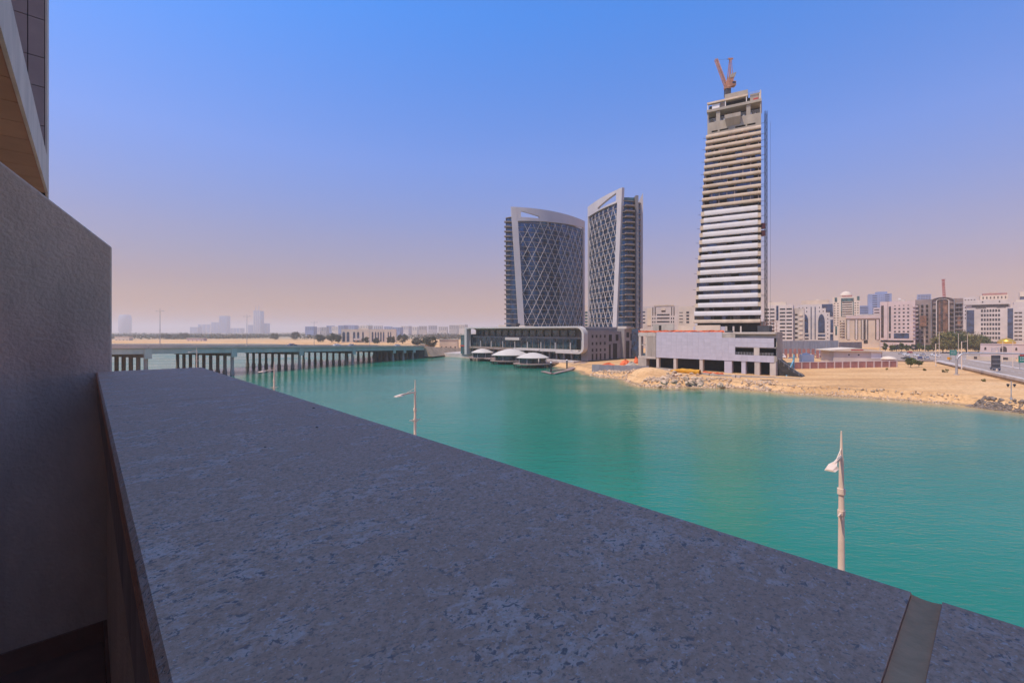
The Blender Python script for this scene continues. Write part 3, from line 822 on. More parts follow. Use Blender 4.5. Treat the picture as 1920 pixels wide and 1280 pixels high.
# ------------------------------------------------------------------ lattice towers
def bez(p0, c, p1, n):
    out = []
    for i in range(n + 1):
        t = i / n
        out.append(((1 - t) ** 2 * p0[0] + 2 * t * (1 - t) * c[0] + t * t * p1[0], (1 - t) ** 2 * p0[1] + 2 * t * (1 - t) * c[1] + t * t * p1[1]))
    return out

def lattice_tower(name, label, curve, side_pts, leg_start, ztop, zbody, beam_lo, slot, nfl, dia_w, dia_h, phase):
    """curve: plan of the latticed front, from viewer's left to right; side_pts: the rest of the plan, clockwise behind it"""
    base = Vector((curve[0][0], curve[0][1], 3.0))
    t = thing(name, label, 'tower')
    C = [Vector(p) for p in curve]
    S = [0.0]
    for a, b in zip(C[:-1], C[1:]):
        S.append(S[-1] + (b - a).length)
    L = S[-1]
    def pt(s, off, z):
        s = min(max(s, 0), L)
        for i in range(len(S) - 1):
            if s <= S[i + 1] + 1e-6:
                break
        u = (s - S[i]) / (S[i + 1] - S[i])
        p = C[i].lerp(C[i + 1], u)
        d0 = (C[min(i + 1, len(C) - 1)] - C[i]).normalized()
        nrm = Vector((d0.y, -d0.x))     # towards the viewer
        q = p + nrm * off
        return (q.x, q.y, z)
    plan = [tuple(p) for p in C] + list(side_pts)
    cen = Vector((sum(p[0] for p in plan) / len(plan), sum(p[1] for p in plan) / len(plan)))
    def grow(k):
        out = []
        for p in plan:
            d = (Vector(p) - cen)
            out.append(tuple(cen + d * (1 + k / d.length)))
        return out
    MB().prism(grow(-1.0), 3.0, zbody - 0.6).build('glass_body', TOWGLASS, t)
    fh = (zbody - 22.0) / nfl
    pl = grow(-0.35)
    for k in range(nfl + 1):
        z = 22.0 + k * fh
        MB().prism(pl, z - 0.22, z + 0.22).build('floor_slab', SLAB, t)
    plm = grow(-0.9)
    mul = MB()                          # thin mullions on every glass face, one part
    m2 = grow(-0.85)
    for a, b in zip(m2, m2[1:] + m2[:1]):
        a = Vector(a); b = Vector(b); n = max(1, int((b - a).length / 1.7))
        for i in range(n):
            p = a.lerp(b, i / n)
            mul.box(p.x - 0.07, p.x + 0.07, p.y - 0.07, p.y + 0.07, 22.0, zbody - 0.7)
    mo = mul.build('mullions', DKGREY, t, fix=False); mo['kind'] = 'stuff'
    # frame: inclined leg, straight leg, top beam with its slot
    FR = MALLWFR
    lw = 4.3
    shift = 5.6
    def leg(z):
        k = (ztop - z) / (ztop - 22.0)
        a = shift * k
        return (a, a + lw) if leg_start else (L - a - lw, L - a)
    NZ = 12
    mleg = MB()
    for i in range(NZ):
        z0 = 22 + (ztop - 22) * i / NZ; z1 = 22 + (ztop - 22) * (i + 1) / NZ
        a0, b0 = leg(z0); a1, b1 = leg(z1)
        mleg.hexa([pt(a0, -0.9, z0), pt(b0, -0.9, z0), pt(b0, 1.1, z0), pt(a0, 1.1, z0)], [pt(a1, -0.9, z1), pt(b1, -0.9, z1), pt(b1, 1.1, z1), pt(a1, 1.1, z1)])
    mleg.build('inclined_leg', FR, t)
    a, b = (L - 2.4, L) if leg_start else (0, 1.4)
    ms = MB().hexa([pt(a, -0.9, 22), pt(b, -0.9, 22), pt(b, 0.9, 22), pt(a, 0.9, 22)], [pt(a, -0.9, ztop - .1), pt(b, -0.9, ztop - .1), pt(b, 0.9, ztop - .1), pt(a, 0.9, ztop - .1)])
    ms.build('straight_leg', FR, t)
    lo0, lo1 = beam_lo
    def lo(s):
        return lo0 + (lo1 - lo0) * s / L
    NB = 24
    mbm = MB()
    s_in0 = lw if leg_start else 1.4
    s_in1 = L - 2.4 if leg_start else L - lw
    for i in range(NB):
        a = s_in0 + (s_in1 - s_in0) * i / NB; b = s_in0 + (s_in1 - s_in0) * (i + 1) / NB
        segs = [(lo(a), lo(b), ztop - 0.05, ztop - 0.05)]
        if slot and a >= slot[0] - 0.1 and b <= slot[1] + 0.1:
            f0 = (a - slot[0]) / (slot[1] - slot[0]); f1 = (b - slot[0]) / (slot[1] - slot[0])
            zl0 = slot[2]; zh0 = slot[3] + (slot[4] - slot[3]) * f0; zh1 = slot[3] + (slot[4] - slot[3]) * f1
            segs = [(lo(a), lo(b), zl0, zl0), (zh0, zh1, ztop - 0.05, ztop - 0.05)]
        for za, zb, zc, zd in segs:
            mbm.hexa([pt(a, -0.8, za), pt(b, -0.8, zb), pt(b, 1.0, zb), pt(a, 1.0, za)], [pt(a, -0.8, zc), pt(b, -0.8, zd), pt(b, 1.0, zd), pt(a, 1.0, zc)])
    mbm.build('top_beam', FR, t)
    # diagonal lattice
    k0 = dia_w / dia_h
    for sg in (-1, 1):
        zr = ztop - 22
        n0 = -int(zr * k0 / dia_w) - 2
        for k in range(n0, int(L / dia_w) + 3 - n0):
            sb = phase + k * dia_w
            m = MB(); cnt = 0
            NZ2 = 30
            prev = None
            for i in range(NZ2 + 1):
                z = 22.4 + (zr - 0.4) * i / NZ2
                s = sb + sg * (z - 22) * k0
                la, lb = leg(z)
                lo_s = lb - 0.5 if leg_start else 0.4
                hi_s = L - 1.0 if leg_start else la + 0.5
                ok = lo_s <= s <= hi_s and z < lo(min(max(s, 0), L)) + 0.3
                if ok and prev is not None:
                    m.bar(pt(prev[0], 0.15 + 0.12 * sg, prev[1]), pt(s, 0.15 + 0.12 * sg, z), 0.31, 0.3); cnt += 1
                prev = (s, z) if ok else None
            if cnt >= 2:
                m.build('lattice_bar', FR, t, fix=False)
    return t, pt, L
MALLWFR = mat('tower_frame_white', (0.52, 0.46, 0.44), 0.6, 0.05, 0.1)
curA = bez((-0.8, 330), (33, 334), (59, 373), 22)
tA, ptA, LA = lattice_tower('lattice_tower', 'curved lattice tower on the left of the pair, blue glass behind white diagonals',
    curA, [(50, 392), (6, 372), (-5.0, 352), (-5.0, 333)], True, 110.0, 103.0, (99.7, 104.4), (4.9, 23.0, 103.0, 107.8, 104.3), 23, 6.9, 13.0, 2.0)
curB = bez((56.7, 336), (60.5, 311), (71, 290), 14)
tB, ptB, LB = lattice_tower('lattice_tower', 'narrow lattice tower on the right of the pair, dark balconies down its side',
    curB, [(78, 291.5), (84.6, 297), (86, 306), (72, 340)], False, 111.5, 103.5, (104.0, 103.0), (18.0, 42.5, 104.5, 106.0, 109.8), 23, 6.2, 13.0, 1.0)
# extras of the right tower: rear fin of the frame, dark lift strip, roof pod
MB().hexa([(83.4, 297.6, 22), (85.4, 297.2, 22), (86.6, 306, 22), (84.6, 306.4, 22)], [(83.4, 297.6, 106), (85.6, 297.2, 110.5), (86.8, 306, 110.5), (84.6, 306.4, 106)]).build('rear_fin', MALLWFR, tB)
MB().box(79.3, 81.0, 291.3, 296, 22, 107).build('lift_strip', GREYST, tB)
MB().prism([(72, 293), (79, 293.5), (79, 300), (70, 302)], 103.7, 106.2).build('roof_pod', TEAL, tB)
MB().prism([(8, 345), (40, 352), (36, 366), (8, 362)], 103.2, 105.5).build('roof_pod', CONCL, tA)
# side balconies facing the left end (tower A) and right side (tower B)
for k in range(23):
    z = 22 + k * (81.0 / 23)
    MB().box(-5.6, -1.2, 329.6, 333.0, z - .30, z + 0.45).build('balcony', SLAB, tA)
for k in range(23):
    z = 22 + k * (81.5 / 23)
    MB().hexa([(72.2, 288.3, z - .2), (78.4, 289.8, z - .2), (78.2, 292, z - .2), (72.0, 290.6, z - .2)], [(72.2, 288.3, z + .55), (78.4, 289.8, z + .55), (78.2, 292, z + .55), (72.0, 290.6, z + .55)]).build('balcony', SLAB, tB)

# ------------------------------------------------------------------ restaurant decks and canopies
deck = thing('restaurant_deck', 'curved timber restaurant deck on dark piles at the foot of the mall', 'deck', (0, 0, 0))
cents = [(-20.5, 311, 8.6, 8.0), (-1.0, 281, 12.5, 9.5), (11.6, 254, 11.0, 9.0)]
def ell(cx, cy, rx, ry, n=28):
    return [(cx + rx * math.cos(2 * math.pi * k / n), cy + ry * math.sin(2 * math.pi * k / n)) for k in range(n)]
for i, (cx, cy, rx, ry) in enumerate(cents):
    MB().prism(ell(cx, cy, rx, ry), 1.7 + 0.02 * i, 2.3 + 0.02 * i).build('deck_platform', TIMBER, deck)
    rl = MB()
    for k in range(28):
        a = ell(cx, cy, rx - .2, ry - .2)[k]; b = ell(cx, cy, rx - .2, ry - .2)[(k + 1) % 28]
        if a[1] > cy + 3: continue
        rl.bar((a[0], a[1], 3.35), (b[0], b[1], 3.35), 0.08)
        rl.bar((a[0], a[1], 2.3), (a[0], a[1], 3.35), 0.07)
    rl.build('deck_railing', BLACKM, deck)
    for k in range(14):
        a = ell(cx, cy, rx - .7, ry - .7, 14)[k]
        MB().tube([(a[0], a[1], -3), (a[0], a[1], 1.75)], 0.3, 7).build('pile', DARKPILE, deck, True)
MB().prism([(-31, 322), (-18, 302), (6, 270), (20, 258), (27, 262), (8, 290), (-14, 318), (-24, 334)], 1.6, 2.26).build('boardwalk', TIMBER, deck)
def canopy(cx, cy, w, d, zr, zp, rot, label):
    t = thing('membrane_canopy', label, 'canopy', (cx, cy, 2.3), rot, 'white membrane roofs over the restaurant deck')
    prof = []
    for k in range(9):
        r_ = 1 - k / 8
        prof.append((max(r_, 0.02), (1 - r_ ** 1.7) * (zp - zr)))
    vs = [(r, z + zr - 2.3) for r, z in prof]
    mb = MB().lathe([(0.965, zr - 2.3 - 0.35)] + vs, 28, (0, 0, 0), w / 2, d / 2)
    mb.build('membrane_roof', CANOPY, t, True)
    MB().lathe([(0.80, 0), (0.80, zr - 2.3 - 0.45)], 24, (0, 0, 0), w / 2, d / 2).build('glazed_wall', MALLGLASS, t)
    for k in range(8):
        a = 2 * math.pi * k / 8 + .2
        MB().tube([(math.cos(a) * w * 0.44, math.sin(a) * d * 0.44, 0), (math.cos(a) * w * 0.44, math.sin(a) * d * 0.44, zr - 2.45)], 0.14, 6).build('post', MALLWFR, t)
canopy(-20.3, 311, 15.5, 12, 5.6, 8.2, 0.2, 'small white membrane roof at the bridge end of the restaurant deck')
canopy(-1.0, 281, 23.5, 16, 5.5, 9.2, 0.2, 'largest white membrane roof in the middle of the restaurant deck')
canopy(11.6, 254, 18.6, 14, 5.4, 8.2, 0.2, 'oval white membrane roof nearest the floating jetty')
# parasol and tables on the near deck
pr = thing('parasol', 'closed cream parasol standing on the restaurant deck rim', 'parasol', (14.5, 246.6, 2.33))
MB().tube([(0, 0, 0), (0, 0, 3.2)], 0.05, 6).build('pole', STEEL, pr)
MB().lathe([(0.16, 0.9), (0.3, 1.2), (0.36, 2.2), (0.05, 3.3)], 10).build('folded_canvas', CREAMPAINT, pr, True)
# low quay behind the decks
qw = MB().prism([(-60, 366), (-31, 340), (-5, 304), (22, 271), (35, 258), (60, 280), (20, 330), (-20, 380), (-60, 390)], -2, 3.0).build('mall_quay', PAVING); qw['kind'] = 'structure'
# floating jetty
jt = thing('floating_jetty', 'small L-shaped floating jetty with two dark mooring piles and a gangway', 'jetty')
pA, pB, pC, pD = on(1018, 696, 0.4), on(1036, 700.5, 0.4), on(1066, 693, 0.4), on(1097, 679, 2.4)
def plank(m, a, b, w, th=0.35):
    m.bar(a, b, w, th)
plank(m_ := MB(), pA, pB, 2.2); m_.build('pontoon', TIMBER, jt)
plank(m_ := MB(), pB, pC + Vector((1, 0.5, 0)), 2.2); m_.build('pontoon', TIMBER, jt)
plank(m_ := MB(), pA + Vector((4, 6, 0)), pC + Vector((-2, 2.5, 0)), 1.6); m_.build('pontoon', TIMBER, jt)
plank(m_ := MB(), pC, pD, 3.0, 0.3); m_.build('gangway', TIMBER, jt)
g_ = MB()
sd = (pD - pC).cross(Vector((0, 0, 1))).normalized() * 1.45
for s_ in (-1, 1):
    g_.bar(pC + sd * s_ + Vector((0, 0, 1.2)), pD + sd * s_ + Vector((0, 0, 1.2)), 0.09)
    for k in range(8):
        q = (pC + sd * s_).lerp(pD + sd * s_, k / 7)
        g_.bar(q, q + Vector((0, 0, 1.2)), 0.07)
g_.build('gangway_rail', STEEL, jt)
for p, zt in ((on(1033, 698.5, 0), 4.8), (on(1063, 691.5, 0), 4.6)):
    MB().tube([(p.x, p.y, -3), (p.x, p.y, zt)], 0.42, 10).build('mooring_pile', BLACKM, jt, True)
    MB().lathe([(0.46, 0), (0.3, 0.35), (0.02, 0.5)], 10, (p.x, p.y, zt)).build('pile_cap', WHITE, jt, True)

# ------------------------------------------------------------------ podium of the unfinished tower
PODO = Vector((61.4, 220.8))
PT = math.atan2(-0.717, 0.697)
pod = thing('podium_building', 'unfinished concrete podium with lilac panel cladding in front of the tower', 'building', (PODO.x, PODO.y, 2.3), PT)
PANEL = mat('lilac_panel', (0.46, 0.42, 0.46), 0.6, 0.06, 0.25, spec=0.3)
PLW = 59.7
# local z: world z - 2.3
Zb, Zt1, Zt2, Ztop = 5.4, 17.4, 15.0, 17.3
for a, b in ((0.3, 3.0), (9.1, 10.3), (17.6, 18.9), (29.6, 31.0), (40.2, 43.2), (47.0, 48.6), (52.0, 53.9), (57.6, 59.7)):
    MB().box(a, b, 0.5, 2.2, 0, Zb - 0.05).build('ground_column', CONCL if a < 40 else PANEL if a < 49 else CONCL, pod)
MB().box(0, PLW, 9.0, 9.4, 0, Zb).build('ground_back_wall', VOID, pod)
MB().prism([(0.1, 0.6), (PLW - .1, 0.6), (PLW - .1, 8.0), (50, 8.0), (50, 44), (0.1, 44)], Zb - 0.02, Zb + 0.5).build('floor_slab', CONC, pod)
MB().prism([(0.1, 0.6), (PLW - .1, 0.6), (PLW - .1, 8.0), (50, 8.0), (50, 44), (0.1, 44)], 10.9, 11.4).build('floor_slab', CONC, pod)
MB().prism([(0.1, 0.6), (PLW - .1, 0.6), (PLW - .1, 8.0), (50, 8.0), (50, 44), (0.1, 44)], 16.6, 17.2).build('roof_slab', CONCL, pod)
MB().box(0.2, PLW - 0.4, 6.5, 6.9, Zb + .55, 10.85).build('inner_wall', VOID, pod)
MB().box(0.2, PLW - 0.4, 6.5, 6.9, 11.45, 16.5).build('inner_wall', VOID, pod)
MB().box(50.0, 50.4, 8.1, 44, 0, 17.2).build('rear_flank_wall', CONC, pod)
# left bare concrete bay
MB().box(4.6, 9.0, 0.25, 0.58, 5.7, 16.9).build('concrete_wall', CONC, pod)
for k in range(7):
    MB().box(4.7 + k * 0.62, 4.95 + k * 0.62, 0.0, 0.24, 5.8, 16.8).build('formwork_rib', CONCL, pod)
for a, b in ((0.0, 1.2), (3.6, 4.5)):
    MB().box(a, b, 0.2, 1.6, 5.4, 16.9).build('concrete_pier', CONCL, pod)
MB().box(-0.2, 9.0, 0.05, 2.0, 15.4, 16.95).build('edge_beam', CONCL, pod)
MB().box(-0.2, 9.0, -0.05, 2.0, 4.7, 5.75).build('edge_beam', CONCL, pod)
MB().box(-0.2, 4.2, -0.1, 3.0, 0, 4.6).build('concrete_wall', CONC, pod)
# cladding panels, each its own sheet
def clad(x0, x1, z0, z1, nx_, nz_):
    w = (x1 - x0) / nx_; h = (z1 - z0) / nz_
    me_ = None
    for i in range(nx_):
        for j in range(nz_):
            if me_ is None:
                o = MB().box(0.015, w - 0.015, 0.0, 0.10, 0.015, h - 0.015).build('cladding_panel', PANEL, pod)
                me_ = o.data; o.location = (x0, 0.3, z0)
                continue
            o = link('cladding_panel', me_, pod, (x0 + i * w, 0.3 + random.uniform(-0.02, 0.02), z0 + j * h))
            o.rotation_euler = (random.uniform(-0.006, 0.006), 0, random.uniform(-0.006, 0.006))
clad(9.1, 39.3, Zb, Zt1, 12, 8)
clad(39.3, 44.6, Zb, Zt2, 2, 6)
clad(44.6, 59.2, Zb, 8.05, 6, 1)
clad(44.6, 59.2, 11.25, Zt2, 6, 2)
MB().box(9.1, PLW, 0.45, 0.6, Zb, 8.05).build('panel_backing', CONC, pod)
MB().box(9.1, 44.6, 0.45, 0.6, 8.06, 16.5).build('panel_backing', CONC, pod)
MB().box(51.8, 53.85, 0.35, 0.6, 8.06, 11.25).build('window_pier', CONCL, pod)
for a, b in ((44.7, 51.7), (53.9, 59.0)):
    r_ = MB()
    for h in (0.3, 0.6, 0.95):
        r_.bar((a, 0.9, 8.1 + h), (b, 0.9, 8.1 + h), 0.07)
    k = a
    while k < b:
        r_.bar((k, 0.9, 8.05), (k, 0.9, 9.2), 0.09); k += 1.1
    r_.build('guard_rail', STEEL, pod)
MB().box(40.8, PLW, 2.0, 2.5, 15.0, 17.4).build('roof_parapet', CONCL, pod)
MB().box(PLW - 0.5, PLW + .02, 2.5, 8.0, 15.0, 17.4).build('roof_parapet', CONC, pod)
MB().box(PLW - 0.35, PLW, 2.2, 8.0, 0, 15.0).build('flank_wall', CONC, pod)
MB().box(40.3, 43.0, 1.2, 3.0, 15.1, 17.9).build('stair_head', DKGREY, pod)
# low walls on the roof towards the left and behind
MB().box(2.5, 13.5, 9, 9.5, 17.25, 21.2).build('roof_wall', CONC, pod)
MB().box(14.0, 34, 12, 12.5, 17.25, 20.5).build('roof_wall', BEIGE, pod)
MB().box(5.9, 7.2, 8.9, 8.99, 17.4, 20.6).build('roof_door', VOID, pod)
# rear retaining wall + outriggers at the right
MB().box(47.6, 49.2, 22, 24, 17.25, 22.0).build('roof_column', CONC, pod)
MB().box(52.0, 56.4, 4, 7.5, 17.25, 20.0).build('site_cabin', DKGREY, pod)
sc_ = MB()
for k in range(6):
    sc_.bar((52 + k * 1.2, 7.8, 17.3), (52 + k * 1.2, 7.8, 23.2 - k * .4), 0.12)
for h in (18.6, 20.2, 21.8):
    sc_.bar((51.5, 7.8, h), (58.5, 7.8, h - .4), 0.12)
sc_.bar((52, 7.8, 19), (58, 7.8, 22.5), 0.14)
sc_.build('rusty_scaffold', mat('rust', (0.26, 0.10, 0.06), 0.9, 0.3, 1.0), pod)
# orange debris net on the roof edge
def net(pts, h, name, parent, label=None, seed=1, sag=0.4):
    rn = random.Random(seed)
    m = MB(); vs = []; fs = []
    n = len(pts)
    for i, p in enumerate(pts):
        for j in range(4):
            vs.append((p[0] + rn.uniform(-.2, .2), p[1] + rn.uniform(-.25, .25), p[2] + h * j / 3 + (rn.uniform(-sag, sag) * .5 if j else 0)))
    for i in range(n - 1):
        for j in range(3):
            fs.append((i * 4 + j, (i + 1) * 4 + j, (i + 1) * 4 + j + 1, i * 4 + j + 1))
    m.add(vs, fs)
    o = m.build(name, ORANGE, parent, fix=False)
    sm = o.modifiers.new('thickness', 'SOLIDIFY'); sm.thickness = 0.06
    return o
net([(-0.4 + k * 0.9, 0.6 + .2 * math.sin(k), 17.2) for k in range(46)], 0.85, 'debris_net', pod)
# black-netted heap / stair tower on the right flank
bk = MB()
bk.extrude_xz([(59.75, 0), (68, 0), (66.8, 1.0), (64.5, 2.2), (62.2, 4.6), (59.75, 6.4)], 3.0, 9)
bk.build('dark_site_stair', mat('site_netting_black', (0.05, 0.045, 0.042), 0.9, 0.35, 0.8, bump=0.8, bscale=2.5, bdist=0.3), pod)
rl = MB()
rl.bar((59.8, 2.8, 7.2), (68.5, 2.8, 0.9), 0.1)
for k in range(5):
    x = 60.3 + 1.7 * k
    rl.bar((x, 2.8, 6.8 - k * 1.2), (x, 2.8, 5.0 - k * 1.1), 0.08)
rl.build('stair_rail', STEEL, pod)
# raking blue steel props
prp = thing('blue_steel_props', 'pale blue raking steel props standing beside the podium corner', 'props')
b0 = on(1487, 704, 2.3); b1 = on(1474, 706, 2.3); tp = at(1488.5, 664, b0.y)
MB().tube([b0, tp], 0.36, 9).build('upright', BLUEST, prp, True)
MB().tube([b1, b0.lerp(tp, 0.72)], 0.26, 9).build('rake', BLUEST, prp, True)
MB().bar(tp + Vector((-2.3, 0, -1.5)), tp + Vector((1.2, 0, -1.2)), 0.3).build('cross_piece', BLUEST, prp)

# ------------------------------------------------------------------ unfinished tower
TO = Vector((85.1, 213.5)); TD = Vector((0.875, -0.484)); TT = math.atan2(TD.y, TD.x)
TW = 27.9
tow = thing('unfinished_tower', 'tall unfinished tower with white and bare concrete floor bands', 'tower', (TO.x, TO.y, 19.6), TT)
BANDW = mat('band_white', (0.70, 0.63, 0.59), 0.6, 0.05, 0.3)
BANDC = mat('band_concrete', (0.63, 0.48, 0.345), 0.85, 0.10, 0.4, streak=0.5)
CROWNC = mat('crown_concrete', (0.39, 0.325, 0.255), 0.9, 0.12, 0.3, streak=0.4)
YR = 200.0
zl = lambda y: (HY - y) / F * YR + CAMZ - 19.6       # right-edge row -> local height
rows = [601.5, 586, 569.6, 552.9, 536.9, 520.7, 504.9, 489.7, 474.7, 459.4, 444.4, 430.3, 416.1, 402.5, 388.7, 374.9, 360.8, 347.5, 335.4, 322.6, 309.5, 297.3, 285, 272.9, 260.7, 249.1, 238.2]
zc = [zl(y) for y in rows]
zT = zl(170)
def xl(z):                    # left edge leans in with height
    return 6.2 * min(1, max(0, (z - 3) / 98.0)) ** 0.95
TDPT = 21.0
for i, z in enumerate(zc):
    white = 0 < i <= 14
    hh = (1.03 if white else 0.63) if i else 0.75
    x0 = xl(z); dp = -0.8 if not white else -0.75
    xi = x0 + (1.4 if white and i > 1 else 0)
    xr = TW - (1.3 if white and i > 1 else 0)
    m = MB().extrude_yz([(dp, z - hh), (dp - 0.12, z - hh * .5), (dp - 0.12, z + hh * .6), (dp, z + hh), (1.5, z + hh), (1.5, z - hh)], xi, xr)
    m.build('floor_band', BANDW if white else BANDC, tow, True)
    if white and i > 1:
        MB().box(x0, xi - 0.03, -0.7, 1.4, z - hh, z + hh * .8).build('corner_block', BANDC, tow)
        MB().box(xr + 0.03, TW, -0.7, 1.4, z - hh, z + hh * .8).build('corner_block', BANDC, tow)
    if i in (16, 18):
        rb = MB()
        for k in range(34):
            xx = x0 + 0.5 + k * (TW - x0 - 1) / 33
            rb.box(xx - 0.09, xx + 0.09, dp - 0.32, dp - 0.125, z - hh, z + hh * .4)
        rb.build('band_ribs', BANDC, tow)
    MB().box(x0 + .1, TW - .1, 1.45, TDPT, z - hh - 0.05, z - hh + 0.4).build('floor_slab', DKGREY, tow)
# recessed window strips: glass, blanked and open bays
WTOW = [WINBLUE, WIN, VOID, VOID, WINBRN, WINBLUE, WIN, VOID]
rw = random.Random(5)
for i in range(len(zc) - 1):
    za = zc[i] + (1.03 if 0 < i <= 14 else 0.63); zb_ = zc[i + 1] - (1.03 if 0 < i + 1 <= 14 else 0.63)
    if zb_ - za < 0.2: continue
    x = xl(zc[i]) + 0.25
    high = i >= 22
    while x < TW - 0.5:
        w = rw.choice((1.6, 2.4, 3.0, 3.0, 4.2))
        w = min(w, TW - 0.4 - x)
        if w < 0.5: break
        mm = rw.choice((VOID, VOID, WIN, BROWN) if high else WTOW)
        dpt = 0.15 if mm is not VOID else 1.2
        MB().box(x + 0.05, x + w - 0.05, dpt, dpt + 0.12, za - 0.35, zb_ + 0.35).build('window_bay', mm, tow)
        x += w
    for k in range(8):
        xx = xl(zc[i]) + 1.0 + k * (TW - xl(zc[i]) - 2.0) / 7
        if rw.random() < 0.55:
            MB().box(xx - 0.18, xx + 0.18, -0.25, 0.1, za - 0.3, zb_ + 0.3).build('column', BROWN if i > 14 else DKGREY, tow)
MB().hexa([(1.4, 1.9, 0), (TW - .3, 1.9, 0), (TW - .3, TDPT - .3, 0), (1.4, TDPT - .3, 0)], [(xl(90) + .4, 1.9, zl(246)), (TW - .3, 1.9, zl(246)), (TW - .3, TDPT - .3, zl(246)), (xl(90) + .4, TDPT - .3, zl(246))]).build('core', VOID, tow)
# open storey at the foot
MB().box(0, 13.5, -0.2, 1.2, 0, 2.6).build('foot_wall', PANEL, tow)
for a, b in ((13.6, 14.4), (16.6, 17.3), (19.6, 20.2), (26.5, 27.9)):
    MB().box(a, b, -0.1, 0.9, 0, 2.7).build('foot_column', CONCL, tow)
MB().box(14, 27, 5.5, 6.0, 0, 2.8).build('foot_back_wall', CONCL, tow)
# crown
TX = xl(100)
cw = TW - TX
fx = lambda f: TX + f * cw
zw0, zw1 = zl(237.5), zl(212)
def slot_wall(name, material, x0, x1, z0, z1, holes, y0, y1):
    """wall strip with one row of rectangular openings"""
    m = MB(); x = x0
    for a, b, c, d in holes:
        m.box(x, a, y0, y1, z0, z1)
        m.box(a, b, y0, y1, z0, c); m.box(a, b, y0, y1, d, z1)
        x = b
    m.box(x, x1, y0, y1, z0, z1)
    return m.build(name, material, tow)
slot_wall('crown_wall', CROWNC, fx(0), fx(1), zl(236), zl(211.5), [(fx(a), fx(b), zl(232), zl(228.5)) for a, b in ((.08, .2), (.235, .40), (.53, .72), (.75, .9))], -0.5, 0.2)
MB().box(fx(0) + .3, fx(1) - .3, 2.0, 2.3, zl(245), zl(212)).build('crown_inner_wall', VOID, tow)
pb = MB()      # projecting concrete box in the middle of the crown
pb.hexa([(fx(.37), -0.55, zl(226)), (fx(.62), -0.55, zl(226)), (fx(.62), 0.3, zl(226)), (fx(.37), 0.3, zl(226))], [(fx(.34), -2.6, zl(213.5)), (fx(.63), -2.6, zl(213.5)), (fx(.63), 0.3, zl(213.5)), (fx(.34), 0.3, zl(213.5))])
pb.hexa([(fx(.34), -2.6, zl(213.45)), (fx(.63), -2.6, zl(213.45)), (fx(.63), 0.3, zl(213.45)), (fx(.34), 0.3, zl(213.45))], [(fx(.335), -2.7, zl(206.5)), (fx(.635), -2.7, zl(206.5)), (fx(.635), 0.3, zl(206.5)), (fx(.335), 0.3, zl(206.5))])
pb.build('projecting_box', CROWNC, tow)
for a, b in ((0, .02), (.17, .245), (.735, .81), (.98, 1)):
    MB().box(fx(a), fx(b), -0.45, 0.5, zl(211.4), zl(192)).build('crown_column', CROWNC, tow)
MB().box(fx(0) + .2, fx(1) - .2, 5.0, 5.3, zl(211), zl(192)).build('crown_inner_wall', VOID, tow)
jn = MB()
for k in range(26):
    xx = fx(0.02) + rw.random() * cw * .95
    jn.box(xx, xx + rw.uniform(.3, 1.1), 0.8, 1.2 + rw.random(), zl(211.3), zl(211.3) + rw.uniform(.3, 1.3))
jn.build('site_clutter', STEEL, tow)['kind'] = 'stuff'
gl = MB()
for h in (.5, 1.0, 1.5):
    gl.bar((fx(0), -0.3, zl(211.4) + h), (fx(1), -0.3, zl(211.4) + h), 0.07)
gl.build('edge_rail', STEEL, tow)
MB().box(fx(-.01), fx(1.01), -1.0, 12, zl(191.5), zl(186.5)).build('roof_slab', CROWNC, tow)
for f in (0.005, .345, .735, .975):
    MB().box(fx(f) - .12, fx(f) + .22, -0.7, 0.1, zl(186.4), zl(175.5)).build('upper_column', BANDW, tow)
MB().box(fx(-.005), fx(.76), -0.9, 0.6, zl(175.4), zl(172.0)).build('upper_beam', BANDC, tow)
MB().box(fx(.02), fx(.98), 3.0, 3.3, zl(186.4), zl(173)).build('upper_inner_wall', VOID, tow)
MB().box(fx(.09), fx(.235), -0.3, -0.1, zl(186), zl(177)).build('white_sheet', WHITE, tow)
MB().box(fx(.24), fx(.335), 0.4, 0.7, zl(186), zl(176)).build('block_wall', CONC, tow)
MB().box(fx(.33), fx(.76), 0.8, 8, zl(172.0), zl(160.5)).build('roof_block', CROWNC, tow)
MB().box(fx(.80), fx(.995), 1.0, 8, zl(186.4), zl(170.5)).build('roof_block', CROWNC, tow)
MB().box(fx(.86), fx(.95), 0.7, 0.95, zl(185), zl(180)).build('red_banner', RED, tow)
MB().box(fx(.98), fx(1.0), -0.8, 0.6, zl(186.4), zl(170)).build('upper_column', BANDC, tow)
fr = MB()
for k in range(9):
    xx = fx(.78) + k * cw * .027
    fr.bar((xx, 0.4, zl(172)), (xx, 0.4, zl(168)), 0.07)
fr.bar((fx(.77), 0.4, zl(168.3)), (fx(1), 0.4, zl(168.3)), 0.08); fr.bar((fx(.77), 0.4, zl(170)), (fx(1), 0.4, zl(170)), 0.08)
fr.build('edge_rail', STEEL, tow)
MB().box(fx(0), fx(.3), 0.7, 1.0, zl(172), zl(169.5)).build('parapet_board', mat('rust_board', (0.30, 0.14, 0.09), 0.9, 0.2, 0.8), tow)
# scaffold prongs along both edges
for i in range(2, len(zc), 1):
    if i % 2:
        MB().bar((TW - .2, 0.2, zc[i] - .6), (TW + 1.7, -0.1, zc[i] - .5), 0.12).build('edge_prong', BLACKM, tow)
    else:
        MB().bar((xl(zc[i]) + .2, 0.2, zc[i] - .4), (xl(zc[i]) - 1.3, -0.2, zc[i] - .3), 0.12).build('edge_prong', BLACKM, tow)

